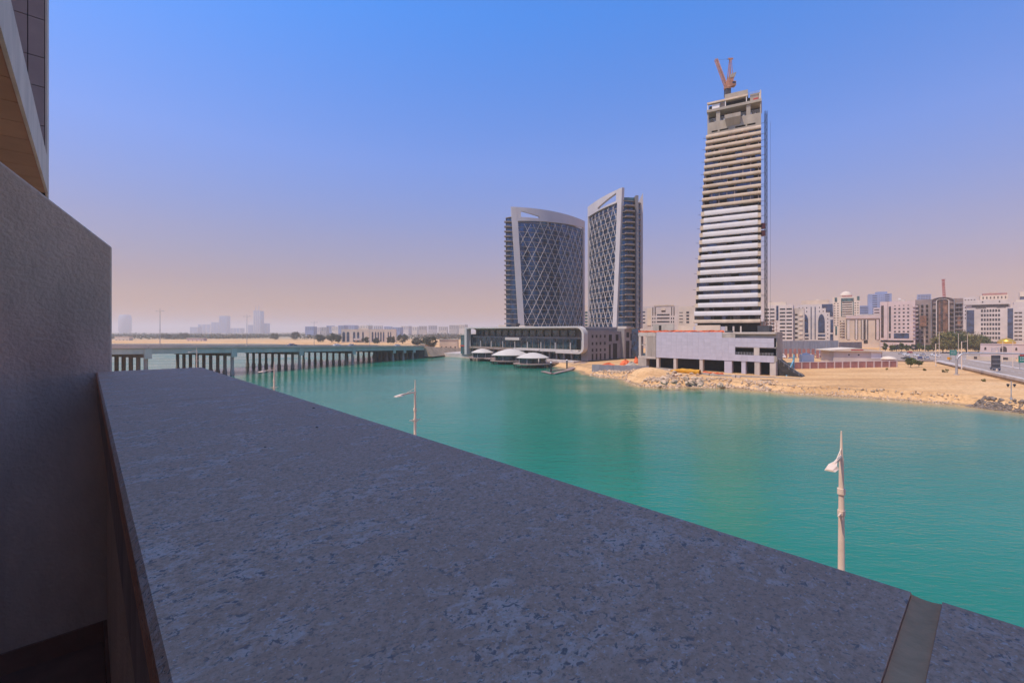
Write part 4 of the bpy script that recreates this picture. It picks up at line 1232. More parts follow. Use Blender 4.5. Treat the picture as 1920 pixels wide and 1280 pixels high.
# hoist mast
hm = thing('hoist_mast', 'slender dark lattice hoist mast beside the unfinished tower', 'hoist', (at(1436, 600, 203).x, 203.0, 19.6), 0)
lat = MB()
Hm = zrow(208, 203) - 19.6
q = 0.42
for sx in (-q, q):
    for sy in (-q, q):
        lat.bar((sx, sy, 0), (sx, sy, Hm), 0.11)
k = 0; z = 0.0
while z < Hm - 1.4:
    for sy in (-q, q):
        lat.bar((-q if k % 2 else q, sy, z), (q if k % 2 else -q, sy, z + 1.5), 0.07)
        lat.bar((-q, sy, z), (q, sy, z), 0.1)
    for sx in (-q, q):
        lat.bar((sx, -q if k % 2 else q, z), (sx, q if k % 2 else -q, z + 1.5), 0.07)
    z += 1.5; k += 1
lat.build('lattice_mast', BLACKM, hm, fix=False)
for py in (230, 262, 290, 345, 385, 452, 505, 552):
    zz = zrow(py, 203) - 19.6
    MB().bar((-q, 0, zz), (-2.6, 0.8, zz - .2), 0.12).build('wall_tie', BLACKM, hm)
for py in (424, 437.5):
    zz = zrow(py, 203) - 19.6
    t_ = MB().box(-2.3, -0.75, -0.9, 0.9, zz - 1.2, zz + 1.2); t_.build('hoist_cage', mat('hoist_red', (0.22, 0.06, 0.05), 0.7, 0.2, 1.0), hm)
MB().bar((2.0, 0, 0), (2.0, 0, Hm * .95), 0.06).build('cable', BLACKM, hm)

# luffing crane on the roof
cb = at(1364, 169, 209)
cr = thing('tower_crane', 'orange luffing crane on the roof of the unfinished tower', 'crane', cb, 0)
MB().box(-1.1, 1.1, -1.1, 1.1, -3, 0.2).build('mast_top', DKGREY, cr)
MB().lathe([(1.5, 0.2), (1.6, 0.9), (1.2, 1.4)], 14).build('slew_ring', CRANE, cr, True)
MB().hexa([(-1.3, -1.2, 1.2), (1.6, -1.2, 1.2), (1.6, 1.2, 1.2), (-1.3, 1.2, 1.2)], [(-0.4, -1.1, 4.4), (2.6, -1.1, 5.6), (2.6, 1.1, 5.6), (-0.4, 1.1, 4.4)]).build('machinery_deck', CRANE, cr)
cab_ = MB().box(1.5, 3.4, -1.2, 1.0, 1.6, 3.6).build('operator_cab', CRANE, cr)
MB().box(1.7, 3.2, -1.25, -1.205, 2.4, 3.3).build('cab_window', WIN, cab_)
MB().hexa([(0.6, -1.3, 4.9), (2.9, -1.3, 5.6), (2.9, 1.3, 5.6), (0.6, 1.3, 4.9)], [(0.9, -1.3, 6.6), (3.5, -1.3, 7.6), (3.5, 1.3, 7.6), (0.9, 1.3, 6.6)]).build('counterweight', CONC, cr)
def lattice_boom(m, p, q, w, n):
    p = Vector(p); q = Vector(q); d = (q - p).normalized()
    a = d.cross(Vector((0, 1, 0))).normalized() * w / 2; b = d.cross(a).normalized() * w / 2
    cs = (a + b, a - b, -a - b, -a + b)
    for c in cs:
        m.bar(p + c, q + c, 0.27)
    for i in range(n):
        u, v = p.lerp(q, i / n), p.lerp(q, (i + 1) / n)
        for k in range(4):
            m.bar(u + cs[k], v + cs[(k + 1) % 4], 0.19)
    return m
rel = lambda px, py, dy=0: Vector((at(px, py, 209 + dy).x - cb.x, dy, at(px, py, 209 + dy).z - cb.z))
lattice_boom(MB(), rel(1361, 162), rel(1342.5, 111.5, 3), 1.0, 13).build('jib', CRANE, cr, fix=False)
af = MB()
top = rel(1369, 110.5)
for s_ in (-1, 1):
    af.bar(rel(1365, 152) + Vector((0, s_, 0)), top + Vector((0, s_ * .5, 0)), 0.28)
    af.bar(rel(1372, 150) + Vector((0, s_, 0)), top + Vector((.3, s_ * .5, 0)), 0.22)
for k in range(1, 6):
    a = rel(1365, 152).lerp(top, k / 6); b = rel(1372, 150).lerp(top, k / 6)
    af.bar(a, b, 0.13)
af.bar(top - Vector((.8, 0, 0)), top + Vector((1.3, 0, 0)), 0.5, 0.6)
af.build('a_frame', CRANE, cr)
ro = MB()
ro.bar(top, rel(1343, 113, 3), 0.05); ro.bar(top + Vector((-1.5, 0, -.3)), top, 0.14)
ro.build('luffing_rope', BLACKM, cr)

# ------------------------------------------------------------------ shore: boulders, hoarding, sand lot, walls
def rock_mesh(name, seed, material, sub=1):
    rn = random.Random(seed)
    bm = bmesh.new()
    bmesh.ops.create_icosphere(bm, subdivisions=sub, radius=1.0)
    ax = [Vector((rn.uniform(-1, 1), rn.uniform(-1, 1), rn.uniform(-1, 1))).normalized() for _ in range(7)]
    lim = [rn.uniform(0.45, 0.8) for _ in ax]
    for v in bm.verts:
        for a, l_ in zip(ax, lim):          # plane cuts give broken, angular faces
            d = v.co.dot(a)
            if d > l_: v.co -= a * (d - l_)
        v.co *= rn.uniform(0.93, 1.07)
        v.co.z *= 0.75
    me_ = bpy.data.meshes.new(name); bm.to_mesh(me_); bm.free()
    me_.materials.append(material)
    return me_
ROCKS = [rock_mesh('boulder', k, ROCK, 2) for k in range(6)]
rb_ = random.Random(11)
def rock_pos(px, py, zg):
    p = on(px, py, zg)
    for _ in range(6):
        p = on(px, py, max(0.0, gz(p.x, p.y)))
    return p
for k in range(46):
    px = rb_.triangular(1215, 1370, 1290); py = 704 + (px - 1250) * 0.075 + rb_.uniform(-9, 15)
    if px < 1245: py += 8
    p = rock_pos(px, py, 1.5)
    o = link('boulder', ROCKS[k % 6])
    s_ = rb_.uniform(0.75, 1.5)
    o.location = (p.x, p.y, p.z + 0.15 * s_)
    o.scale = (s_ * rb_.uniform(.8, 1.3), s_ * rb_.uniform(.8, 1.2), s_)
    o.rotation_euler = (rb_.uniform(-.4, .4), rb_.uniform(-.4, .4), rb_.uniform(0, 6.28))
    tag(o, 'large pale broken boulder on the rubble mound in front of the podium', 'boulder', 'boulders heaped before the podium')

def riprap(name, label, n, sampler, smin, smax, material, seed):
    rn = random.Random(seed)
    protos = []
    for k in range(5):
        m = rock_mesh('tmp', seed * 10 + k, material, 1)
        vs = np.empty(len(m.vertices) * 3); m.vertices.foreach_get('co', vs)
        fs = [tuple(p.vertices) for p in m.polygons]
        protos.append((vs.reshape(-1, 3), fs)); bpy.data.meshes.remove(m)
    V = []; Fc = []; nb0 = 0
    for k in range(n):
        x, y = sampler(rn)
        s_ = rn.uniform(smin, smax) ** 1.0
        z = gz(x, y)
        if z < -0.6: continue
        v, f = protos[k % 5]
        rot = np.array(Quaternion((rn.uniform(-1, 1), rn.uniform(-1, 1), rn.uniform(-1, 1), rn.uniform(-1, 1))).normalized().to_matrix())
        w = (v * s_) @ rot.T + np.array([x, y, z + 0.1 * s_])
        V.append(w); Fc += [tuple(i + nb0 for i in q) for q in f]; nb0 += len(w)
    me_ = bpy.data.meshes.new(name); me_.from_pydata(np.concatenate(V).tolist(), [], Fc)
    me_.materials.append(material)
    o = link(name, me_); o['kind'] = 'stuff'; o['label'] = label
    return o
def along(pts, spread_in, spread_out):
    P = [on(px, py, 0.0) for px, py in pts]
    def f(rn):
        i = rn.randrange(len(P) - 1)
        p = P[i].lerp(P[i + 1], rn.random())
        d = (P[i + 1] - P[i]).normalized(); nrm = Vector((-d.y, d.x, 0))
        if nrm.y < 0: nrm = -nrm
        q = p + nrm * (-spread_out + (spread_in + spread_out) * rn.random() ** 1.4)
        return q.x, q.y
    return f
riprap('shore_rocks', 'small pale rocks along the waterline below the podium', 900, along([(1100, 703), (1130, 707), (1172, 712), (1190, 722), (1235, 727), (1300, 726), (1340, 727), (1380, 728), (1440, 734)], 8.5, 0.4), 0.22, 0.8, ROCK, 3)
riprap('shore_stones', 'scattered stones on the sandy bank', 700, along([(1400, 731), (1500, 739), (1600, 745), (1700, 752), (1800, 760)], 5.5, 0.2), 0.10, 0.42, ROCK, 4)
riprap('dark_riprap', 'dark riprap rocks at the lower end of the sandy bank', 700, along([(1815, 761), (1850, 766), (1920, 774), (1990, 782)], 5.5, 1.0), 0.22, 0.62, ROCKD, 5)

# galvanised hoarding in front of the mall wing and site clutter
ho_ = thing('site_hoarding', 'grey corrugated steel hoarding on the shore left of the podium', 'hoarding')
h0 = on(1110, 693.5, 2.2); h1 = on(1217, 697.5, 2.2)
NP = 12
hd = (h1 - h0); hn_ = Vector((-hd.y, hd.x, 0)).normalized()
for k in range(NP):
    a = h0.lerp(h1, k / NP); b = h0.lerp(h1, (k + 0.985) / NP)
    m = MB(); nc = 10
    vs = []; fs = []
    for i in range(nc + 1):
        p = a.lerp(b, i / nc) + hn_ * (0.07 if i % 2 else -0.07)
        vs += [(p.x, p.y, 1.4), (p.x, p.y, 4.75 + 0.1 * (k % 2))]
    for i in range(nc):
        fs.append((2 * i, 2 * i + 2, 2 * i + 3, 2 * i + 1))
    m.add(vs, fs)
    o = m.build('sheet_panel', GALV, ho_, fix=False)
    md = o.modifiers.new('thickness', 'SOLIDIFY'); md.thickness = 0.03
def heap(name, label, cat, c, rx, ry, h, material, seed, group=None):
    rn = random.Random(seed)
    n = 18; m = 6; vs = []; fs = []
    for j in range(m + 1):
        r = 1 - j / m
        for k in range(n):
            a = 2 * math.pi * k / n
            q = 1 + rn.uniform(-.16, .16)
            vs.append((c[0] + rx * r * q * math.cos(a), c[1] + ry * r * q * math.sin(a), c[2] + h * (1 - r ** 1.6) * rn.uniform(.75, 1.15) - (0.4 if j == 0 else 0)))
    for j in range(m):
        for k in range(n):
            fs.append((j * n + k, j * n + (k + 1) % n, (j + 1) * n + (k + 1) % n, (j + 1) * n + k))
    o = MB().add(vs, fs).build(name, material)
    return tag(o, label, cat, group)
pp = on(1150, 687, 3.6)
heap('orange_netting_heap', 'long crumpled heap of orange netting behind the steel hoarding', 'netting', (pp.x - 2, pp.y, 2.6), 7.0, 2.0, 2.6, ORANGE, 2)
pp = on(1173, 680, 3.6)
heap('orange_netting_heap', 'small orange netting pile between the hoarding and the mall wing', 'netting', (pp.x, pp.y, 2.6), 3.4, 2.0, 2.6, ORANGE, 5)
pp = on(1190, 678, 3.2)
heap('orange_netting_heap', 'orange netting bundle against the left concrete corner of the podium', 'netting', (pp.x, pp.y - 3, 2.6), 1.6, 1.4, 3.4, ORANGE, 6)
pp = on(1184, 684, 3.0)
heap('rubble_heap', 'grey rubble and timber heap by the podium corner', 'rubble', (pp.x, pp.y, 2.4), 3.6, 2.4, 2.2, CONC, 8)
# yellow tarpaulin over formwork, low wall below the podium
yt = thing('yellow_tarpaulin', 'yellow tarpaulin draped over boards at the podium edge', 'tarpaulin')
ya = at(1252, 691, 196); yb = at(1311, 696, 183)
n = 12; vs = []; fs = []
for i in range(n + 1):
    p = ya.lerp(yb, i / n)
    hgt = 0.2 + 1.2 * min(1, i / 5)
    for j, (dy, dz) in enumerate(((0, -.1), (-0.25, hgt * .5), (0, hgt), (1.6, hgt + .1), (1.8, 0))):
        vs.append((p.x + dy * .7, p.y + dy * .7, p.z - 1.0 + dz + .08 * math.sin(i * 2.1 + j)))
for i in range(n):
    for j in range(4):
        fs.append((i * 5 + j, (i + 1) * 5 + j, (i + 1) * 5 + j + 1, i * 5 + j + 1))
o = MB().add(vs, fs).build('tarpaulin_sheet', YELLOW, yt, fix=False)
md = o.modifiers.new('thickness', 'SOLIDIFY'); md.thickness = 0.05
MB().bar(ya + Vector((1, 1, -1.2)), yb + Vector((1, 1, -1.1)), 1.2, 0.6).build('timber_boards', TIMBER, yt)
rw_ = thing('podium_retaining_wall', 'low weathered retaining wall along the foot of the podium', 'wall')
wa, wb, wc = on(1232, 693, 2.2), on(1330, 706, 2.0), on(1500, 716, 1.4)
MB().bar(Vector((wa.x, wa.y, 1.9)), Vector((wb.x, wb.y, 1.9)), 0.6, 2.9).build('wall_segment', CONC, rw_)
MB().bar(Vector((wb.x + .3, wb.y, 1.7)), Vector((wc.x, wc.y, 1.4)), 0.6, 2.9).build('wall_segment', CONC, rw_)
MB().bar(Vector((wc.x, wc.y, 1.0)), Vector((on(1503, 737, 0).x, on(1503, 737, 0).y, -0.6)), 0.7, 1.6).build('sloping_wall', DKGREY, rw_)
on_ = thing('orange_site_netting', 'orange net sagging in front of the podium openings', 'netting')
q0 = on(1318, 700, 2.3); q1 = on(1358, 704, 2.3)
net([tuple(q0.lerp(q1, k / 10)) for k in range(11)], 1.0, 'net_sheet', on_, seed=9)

# red brick boundary wall of the sand lot
wl_ = thing('red_boundary_wall', 'long boundary wall of red panels and pale piers behind the sand lot', 'wall')
R0 = Vector((131, 212, 0)); R1 = Vector((188.5, 223, 0))
NP = 13
for k in range(NP):
    a = R0.lerp(R1, k / NP); b = R0.lerp(R1, (k + 1) / NP)
    m = MB().bar(Vector((a.x, a.y, 3.9)).lerp(Vector((b.x, b.y, 3.9)), 0.06), Vector((a.x, a.y, 3.9)).lerp(Vector((b.x, b.y, 3.9)), 0.94), 0.22, 3.0)
    m.build('red_panel', REDBRICK, wl_)
for k in range(NP + 1):
    a = R0.lerp(R1, k / NP)
    MB().box(a.x - .28, a.x + .28, a.y - .3, a.y + .3, 1.8, 5.6).build('pier', PINK, wl_)
MB().bar(Vector((R0.x, R0.y, 5.52)), Vector((R1.x, R1.y, 5.52)), 0.42, 0.22).build('coping', PINK, wl_)
MB().bar(Vector((R1.x, R1.y, 3.8)), Vector((R1.x + 16, R1.y + 30, 3.8)), 0.22, 3.2).build('return_wall', REDBRICK, wl_)

# white site building behind the red wall
wb_ = thing('white_shed', 'low white building with wide pale roof behind the red wall', 'building', (at(1563, 680, 244).x, 244, 2.5), -0.12)
MB().box(0, 24.0, 0, 12, 0, 7.0).build('wall', OFFW, wb_)
MB().extrude_xz([(-2.4, 7.0), (26.6, 6.6), (26.6, 7.0), (11, 8.6), (-2.4, 7.5)], -1.2, 13.2).build('roof', CREAM, wb_)
MB().box(8, 14, -1.25, -1.1, 7.3, 7.9).build('red_roof_mark', RED, wb_)
for xx in (7.2, 12.0):
    MB().box(xx, xx + .8, -0.06, 0.02, 4.6, 5.3).build('vent', WIN, wb_)
MB().box(18.5, 23.4, -0.08, 0.02, 3.0, 6.6).build('wall_panel', WHITE, wb_)
kb = thing('white_kiosk', 'small white box kiosk left of the low white building', 'kiosk', (at(1503, 670, 232).x, 232, 2.5), -0.3)
MB().box(0, 5.6, 0, 4, 0, 5.6).build('wall', WHITE, kb)
MB().lathe([(2.0, 0), (1.6, .5), (.3, .8)], 12, (2.6, 2, 5.62)).build('roof_tank', OFFW, kb, True)
MB().extrude_xz([(5.8, 4.2), (12.0, 2.6), (12.0, 2.8), (5.8, 4.4)], 0, 5).build('awning', CREAM, kb)
dh = thing('domed_hut', 'round hut with pale domed roof at the end of the red wall', 'hut', (at(1666, 675, 232).x, 232, 2.5))
MB().lathe([(2.7, 0), (2.7, 3.4)], 18).build('wall', PINK, dh, True)
MB().lathe([(3.3, 3.4), (3.2, 3.7), (2.2, 4.4), (0.1, 4.8)], 18).build('roof', CREAM, dh, True)
# grey hoarding and brown wall farther behind
gh_ = thing('grey_site_fence', 'tall grey corrugated site fence in front of the pale office blocks', 'fence')
g0 = at(1461, 650, 330); g1 = at(1572, 650, 340)
for k in range(22):
    a = g0.lerp(g1, k / 22); b = g0.lerp(g1, (k + .97) / 22)
    MB().bar(Vector((a.x, a.y, 8.3)), Vector((b.x, b.y, 8.3)), 0.2, 9.6).build('fence_sheet', GALV, gh_)
bw_ = thing('brown_site_fence', 'brown timber site fence continuing the grey fence', 'fence')
g0 = at(1573, 650, 342); g1 = at(1616, 650, 352)
for k in range(9):
    a = g0.lerp(g1, k / 9); b = g0.lerp(g1, (k + .96) / 9)
    MB().bar(Vector((a.x, a.y, 7.6)), Vector((b.x, b.y, 7.6)), 0.2, 8.4).build('fence_board', BROWN, bw_)
rw2 = thing('rust_post_row', 'row of short rust coloured posts at the foot of the grey fence', 'posts')
for k in range(12):
    p = at(1465 + k * 8.5, 655, 300)
    MB().box(p.x - .8, p.x + .8, 299.7, 300.3, 2, 8.4).build('post', REDBRICK, rw2)

# ------------------------------------------------------------------ roads on the right
RD = Vector((0.54, 0.84)).normalized(); RN = Vector((RD.y, -RD.x))
RO = Vector((174.0, 154.0))
def rp(s, o, z):
    p = RO + RD * s + RN * o
    return (p.x, p.y, z)
def rsheet(name, s0, s1, o0, o1, z, material, th=0.02, parent=None):
    m = MB().hexa([rp(s0, o0, z - th), rp(s1, o0, z - th), rp(s1, o1, z - th), rp(s0, o1, z - th)], [rp(s0, o0, z), rp(s1, o0, z), rp(s1, o1, z), rp(s0, o1, z)])
    o = m.build(name, material, parent)
    if parent is None: o['kind'] = 'structure'
    return o
road = rsheet('road', -130, 175, 1.0, 34, 3.55, ASPHALT, 2.0)
rsheet('road_verge', -130, 130, 34, 46, 3.62, PAVING, 2.0)
rsheet('pavement', -130, 120, -2.2, 1.0, 3.68, PAVING, 0.6)
for k in range(40):
    s_ = -128 + k * 7.4
    for oo in (8.5, 24.5):
        rsheet('lane_marking', s_, s_ + 3.2, oo, oo + .18, 3.558, LINE, 0.006, road)
rsheet('edge_line', -128, 174, 1.6, 1.8, 3.557, LINE, 0.006, road)
rsheet('median', -128, 150, 15.4, 17.8, 3.72, PAVING, 0.2, road)
rtw = thing('road_retaining_wall', 'low ochre retaining wall beside the road above the sand lot', 'wall')
OCHRE = mat('ochre_wall', (0.38, 0.24, 0.12), 0.9, 0.2, 0.3)
for k in range(22):
    s_ = -90 + k * 7.5
    if s_ > 55: break
    MB().hexa([rp(s_, -2.6, 0.8), rp(s_ + 7.45, -2.6, 0.8), rp(s_ + 7.45, -2.25, 0.8), rp(s_, -2.25, 0.8)], [rp(s_, -2.6, 3.4), rp(s_ + 7.45, -2.6, 3.4), rp(s_ + 7.45, -2.25, 3.4), rp(s_, -2.25, 3.4)]).build('wall_panel', OCHRE, rtw)
    MB().hexa([rp(s_, -2.7, 3.4), rp(s_ + 7.47, -2.7, 3.4), rp(s_ + 7.47, -2.1, 3.4), rp(s_, -2.1, 3.4)], [rp(s_, -2.7, 4.25), rp(s_ + 7.47, -2.7, 4.25), rp(s_ + 7.47, -2.1, 4.25), rp(s_, -2.1, 4.25)]).build('concrete_barrier', CONCL, rtw)
cp = MB().prism([(198, 262), (262, 262), (345, 300), (420, 402), (330, 418), (218, 330)], 2.2, 3.5).build('car_park', ASPHALT); cp['kind'] = 'structure'
pv = MB().prism([(138, 112), (185, 95), (230, 140), (160, 134)], 1.0, 2.45).build('promenade', PAVING); pv['kind'] = 'structure'

# ------------------------------------------------------------------ cars
def make_car():
    t = thing('car', 'car', 'car')
    L_, W_, = 4.5, 0.88
    side = [(-2.2, .35), (2.2, .35), (2.25, .75), (1.95, .92), (1.1, 1.0), (.45, 1.42), (-.95, 1.46), (-1.7, 1.02), (-2.2, .95)]
    body = MB(); vs = []; n = len(side)
    for sgn in (-1, 1):
        for x, z in side:
            k = 0.80 if z > 1.2 else (0.97 if z > .85 else 1.0)
            vs.append((x, sgn * W_ * k, z))
    fs = [tuple(range(n)), tuple(range(n, 2 * n))[::-1]] + [(i, n + i, n + (i + 1) % n, (i + 1) % n) for i in range(n)]
    body.add(vs, fs)
    b = body.build('body', CARP['white'], t, True)
    g = MB()
    for sgn in (-1, 1):
        y = sgn * W_ * .9
        g.hexa([(-1.45, y - .02, 1.03), (.95, y - .02, 1.03), (.95, y + .02, 1.03), (-1.45, y + .02, 1.03)], [(-.9, y - sgn * .15 - .02, 1.38), (.42, y - sgn * .15 - .02, 1.38), (.42, y - sgn * .15 + .02, 1.38), (-.9, y - sgn * .15 + .02, 1.38)])
    g.build('side_windows', WIN, t)
    MB().hexa([(1.1, -.72, 1.02), (1.1, .72, 1.02), (1.05, .72, 1.0), (1.05, -.72, 1.0)], [(.50, -.62, 1.42), (.50, .62, 1.42), (.44, .62, 1.40), (.44, -.62, 1.40)]).build('windscreen', WIN, t)
    MB().hexa([(-1.72, -.70, 1.05), (-1.72, .70, 1.05), (-1.66, .70, 1.03), (-1.66, -.70, 1.03)], [(-1.02, -.62, 1.45), (-1.02, .62, 1.45), (-.96, .62, 1.43), (-.96, -.62, 1.43)]).build('rear_window', WIN, t)
    wm = None
    for x in (-1.38, 1.38):
        for y in (-.80, .80):
            w_ = MB().tube([(x, y - .11, .33), (x, y + .11, .33)], .33, 12).build('wheel', TYRE, t, True)
            ys = .112 if y > 0 else -.112
            MB().tube([(x, y + ys, .33), (x, y + ys * 1.1, .33)], .2, 10).build('hub_cap', STEEL, w_, True)
    for y in (-.58, .58):
        MB().box(2.18, 2.27, y - .18, y + .18, .62, .76).build('headlight', WHITE, t)
        MB().box(-2.24, -2.16, y - .18, y + .18, .72, .86).build('tail_light', RED, t)
    return t
CARP = {k: mat('car_' + k, c, 0.35, 0.03, 1.0, spec=0.6) for k, c in dict(white=(.74, .72, .70), silver=(.40, .39, .39), dark=(.05, .05, .055), blue=(.05, .08, .16), red=(.34, .04, .03), sand=(.45, .36, .27)).items()}
car0 = make_car(); car_used = [False]
def place_car(x, y, z, rz, colour, label, group, sc_=1.0):
    if not car_used[0]:
        t = car0; car_used[0] = True
    else:
        t = copy_tree(car0)
    t.location = (x, y, z); t.rotation_euler = (0, 0, rz); t.scale = (sc_, sc_, sc_)
    for ch in t.children:
        if ch.name.startswith('body'):
            ch.material_slots[0].link = 'OBJECT'; ch.material_slots[0].material = CARP[colour]
    tag(t, label, 'car', group)
G1 = 'cars in the car park'
RDA = math.atan2(RD.y, RD.x)
for px, py, rz, c, lb in (
    (1699, 666.5, .5, 'white', 'white car in the car park nearest the green shrub tree'),
    (1700, 673.5, 1.2, 'dark', 'dark car parked behind the shrub tree beside the red wall'),
    (1712, 676.5, .2, 'dark', 'dark low car between the two small round trees'),
    (1718, 668.0, .3, 'white', 'white car at the far row, left of the silver one'),
    (1730, 666.5, .3, 'silver', 'silver car in the far row of the car park'),
    (1725, 673.0, .1, 'blue', 'blue grey car in the middle of the car park'),
    (1738, 673.5, .2, 'silver', 'pale silver car just right of the blue grey car'),
    (1750, 667.0, .4, 'white', 'white car at the right end of the far row by the tree mass'),
    (1757, 669.0, .4, 'white', 'white car last before the slim traffic poles'),
    (1706, 662.0, .3, 'red', 'small red car at the back of the car park'),
    (1689, 664.0, .3, 'silver', 'silver car at the back left of the car park by the domed hut')):
    p = on(px, py, 3.5)
    place_car(p.x, p.y, 3.5, rz + .8, c, lb, G1, 1.15)
p = on(1866, 693.5, 3.57)
place_car(p.x, p.y, 3.57, RDA, 'blue', 'dark blue saloon driving on the road past the gantry', None, 1.15)
for px, py, c, lb in ((632, 648, 'white', 'white car on the bridge over the middle spans'), (745, 650.5, 'white', 'white car at the far abutment of the bridge'), (660, 648.6, 'silver', 'silver car on the bridge just beyond the white one'), (548, 648, 'blue', 'dark car on the bridge beside the second light pole')):
    # place on the deck lane
    k = (px - 960) / F
    lane = Vector((-BD.y, BD.x)) * 4.0 + BP
    s_ = (k * lane.y - lane.x) / (BD.x - k * BD.y)
    q = lane + BD * s_
    place_car(q.x, q.y, bz(s_) + 0.01, BT, c, lb, 'cars on the bridge', 1.1)
def van(px, py, z, rz, label):
    p = on(px, py, z)
    t = thing('van', label, 'van', (p.x, p.y, z), rz, 'white vans in the compound')
    MB().extrude_xz([(-2.9, .4), (2.9, .4), (2.9, 1.2), (2.3, 2.0), (1.7, 2.5), (-2.9, 2.6)], -1.0, 1.0).build('body', WHITE, t)
    MB().box(-2.5, 1.5, -1.03, -1.0, 1.5, 2.15).build('side_windows', WIN, t)
    MB().hexa([(2.92, -.85, 1.3), (2.92, .85, 1.3), (2.88, .85, 1.3), (2.88, -.85, 1.3)], [(2.0, -.8, 2.4), (2.0, .8, 2.4), (1.95, .8, 2.4), (1.95, -.8, 2.4)]).build('windscreen', WIN, t)
    for x in (-1.8, 1.8):
        for y in (-.85, .85):
            MB().tube([(x, y - .12, .38), (x, y + .12, .38)], .38, 10).build('wheel', TYRE, t, True)
van(1464, 671, 2.5, -0.5, 'white van parked right behind the podium corner')
van(1545, 670.5, 2.5, -0.15, 'white van parked between the kiosk and the low white building')
van(1556, 669.5, 2.5, -0.15, 'white van tucked at the left end of the low white building')

# ------------------------------------------------------------------ street furniture on the right
def pole_light(px, ptop, pbase, zb, label, arms=1, arm_dir=1, mat_=None, th=0.11):
    p = on(px, pbase, zb)
    h = (pbase - ptop) / F * p.y
    t = thing('street_light', label, 'street light', (p.x, p.y, zb), 0, 'street lights along the road')
    m_ = mat_ or CREAMPAINT
    MB().tube([(0, 0, 0), (0, 0, h)], [th * 1.5, th], 8).build('pole', m_, t, True)
    for s_ in ((1, -1) if arms == 2 else (arm_dir,)):
        MB().bar((0, 0, h - .15), (s_ * 2.0, 0, h), 0.1).build('arm', m_, t)
        MB().box(min(s_ * 1.6, s_ * 2.6), max(s_ * 1.6, s_ * 2.6), -.16, .16, h - .02, h + .12).build('luminaire', m_, t)
    MB().box(-.25, .25, -.25, .25, 0, .35).build('base', CONCL, t)
pole_light(1734, 630, 664, 3.5, 'street light in front of the brown arched building', 1, -1)
pole_light(1754.5, 644, 686, 3.5, 'cream traffic pole with side arm left of the green sign', 1, 1, None, .14)
pole_light(1761, 622, 672, 3.5, 'tall street light at the left of the big tree', 2)
pole_light(1797, 625, 668, 3.5, 'tall street light in front of the middle of the big tree', 2)
pole_light(1803, 640, 693, 3.5, 'cream traffic pole with long arm beside the curved gantry', 1, 1, None, .14)
pole_light(1814, 628, 670, 3.5, 'slender street light at the right of the big tree', 1, -1)
pole_light(1869, 652, 696, 3.5, 'cream pole in front of the dark sign board', 1, 1, None, .2)
pole_light(1899, 640, 690, 3.5, 'slim street light near the frame edge before the domed mosque', 2)
pole_light(1880, 640, 680, 3.5, 'slim street light left of the golden dome', 2)
pole_light(1549, 636, 668, 2.5, 'lone white street light before the grey site fence', 1, 1, STEEL)
pole_light(1650, 640, 668, 3.5, 'street light at the right end of the low white building', 1, -1, STEEL)
# curved gantry
gp = on(1793.5, 702, 2.6)
gt = thing('sign_gantry', 'grey curved sign gantry arching over the road', 'gantry', gp, 0)
gh1 = (702 - 662) / F * gp.y
pts = [(0, 0, 0), (0, 0, gh1 * .62)] + [(3.2 - 3.2 * math.cos(a), -.3 * a, gh1 * .62 + gh1 * .38 * math.sin(a)) for a in (0.35, .7, 1.05, 1.4)] + [(9, -1, gh1 * 1.01), (18, -4, gh1), (32, -9, gh1)]
MB().tube(pts, [.42, .40, .38, .36, .34, .33, .32, .30, .28], 10).build('curved_mast', STEEL, gt, True)
MB().box(-.6, .6, -.6, .6, -.3, .25).build('base', CONCL, gt)
MB().box(11.5, 14.9, -2.6, -2.3, gh1 - 6.0, gh1 - .7).build('sign_back', DKGREY, gt)
for k in range(3):
    MB().box(11.6, 14.8, -2.66, -2.6, gh1 - 5.8 + k * 1.7, gh1 - 5.6 + k * 1.7).build('sign_rib', STEEL, gt)
cm = MB(); cm.bar((11.9, -2.2, gh1), (11.9, -2.2, gh1 + 2.2), .12); cm.bar((14.2, -2.6, gh1), (14.2, -2.6, gh1 + 2.0), .12); cm.bar((11.7, -2.2, gh1 + 1.6), (14.6, -2.6, gh1 + 2.4), .18); cm.bar((12.4, -2.3, gh1 + .9), (14.0, -2.5, gh1 + 1.8), .16)
cm.build('camera_bracket', STEEL, gt)
MB().bar((0, 0, gh1 * .98), (1.2, 0, gh1 * 1.05), .1).build('camera', STEEL, gt)
def sign(px, py0, py1, w_px, Y, label, post=True):
    p = at(px, py1, Y); h = (py1 - py0) / F * Y; w = w_px / F * Y
    t = thing('road_sign', label, 'road sign', (p.x, p.y, 3.5), 0)
    z0 = p.z - 3.5
    MB().box(0, w, 0, .12, z0, z0 + h).build('sign_panel', GREENSIGN, t)
    f = MB()
    f.box(.04, w - .04, -.02, -.002, z0 + .05, z0 + .12); f.box(.04, w - .04, -.02, -.002, z0 + h - .12, z0 + h - .05)
    f.build('white_border', LINE, t)
    for k in range(2):
        zz = z0 + h * (.3 + .32 * k)
        for i in range(5):
            MB().box(w * (.14 + .15 * i), w * (.22 + .15 * i), -.02, -.003, zz, zz + h * .12).build('lettering', LINE, t)
    for x in ((.15 * w, .85 * w) if post else (0.0,)):
        MB().bar((x, .2, 0), (x, .2, z0 + h), .16).build('post', STEEL, t)
    return t
sign(1781, 655.5, 666, 13, 250, 'green road sign before the big tree, left of the curved gantry')
s2 = sign(1910, 666, 680, 20, 195, 'green road sign with a red panel cut by the frame edge')
MB().box(.4, 4.3, -.04, -.022, 7.0 - 1.2, 7.0 - .3).build('red_panel', RED, s2)
tb = thing('traffic_signal_box', 'small orange work light box beside the green sign pole', 'light box', on(1780, 677, 3.5))
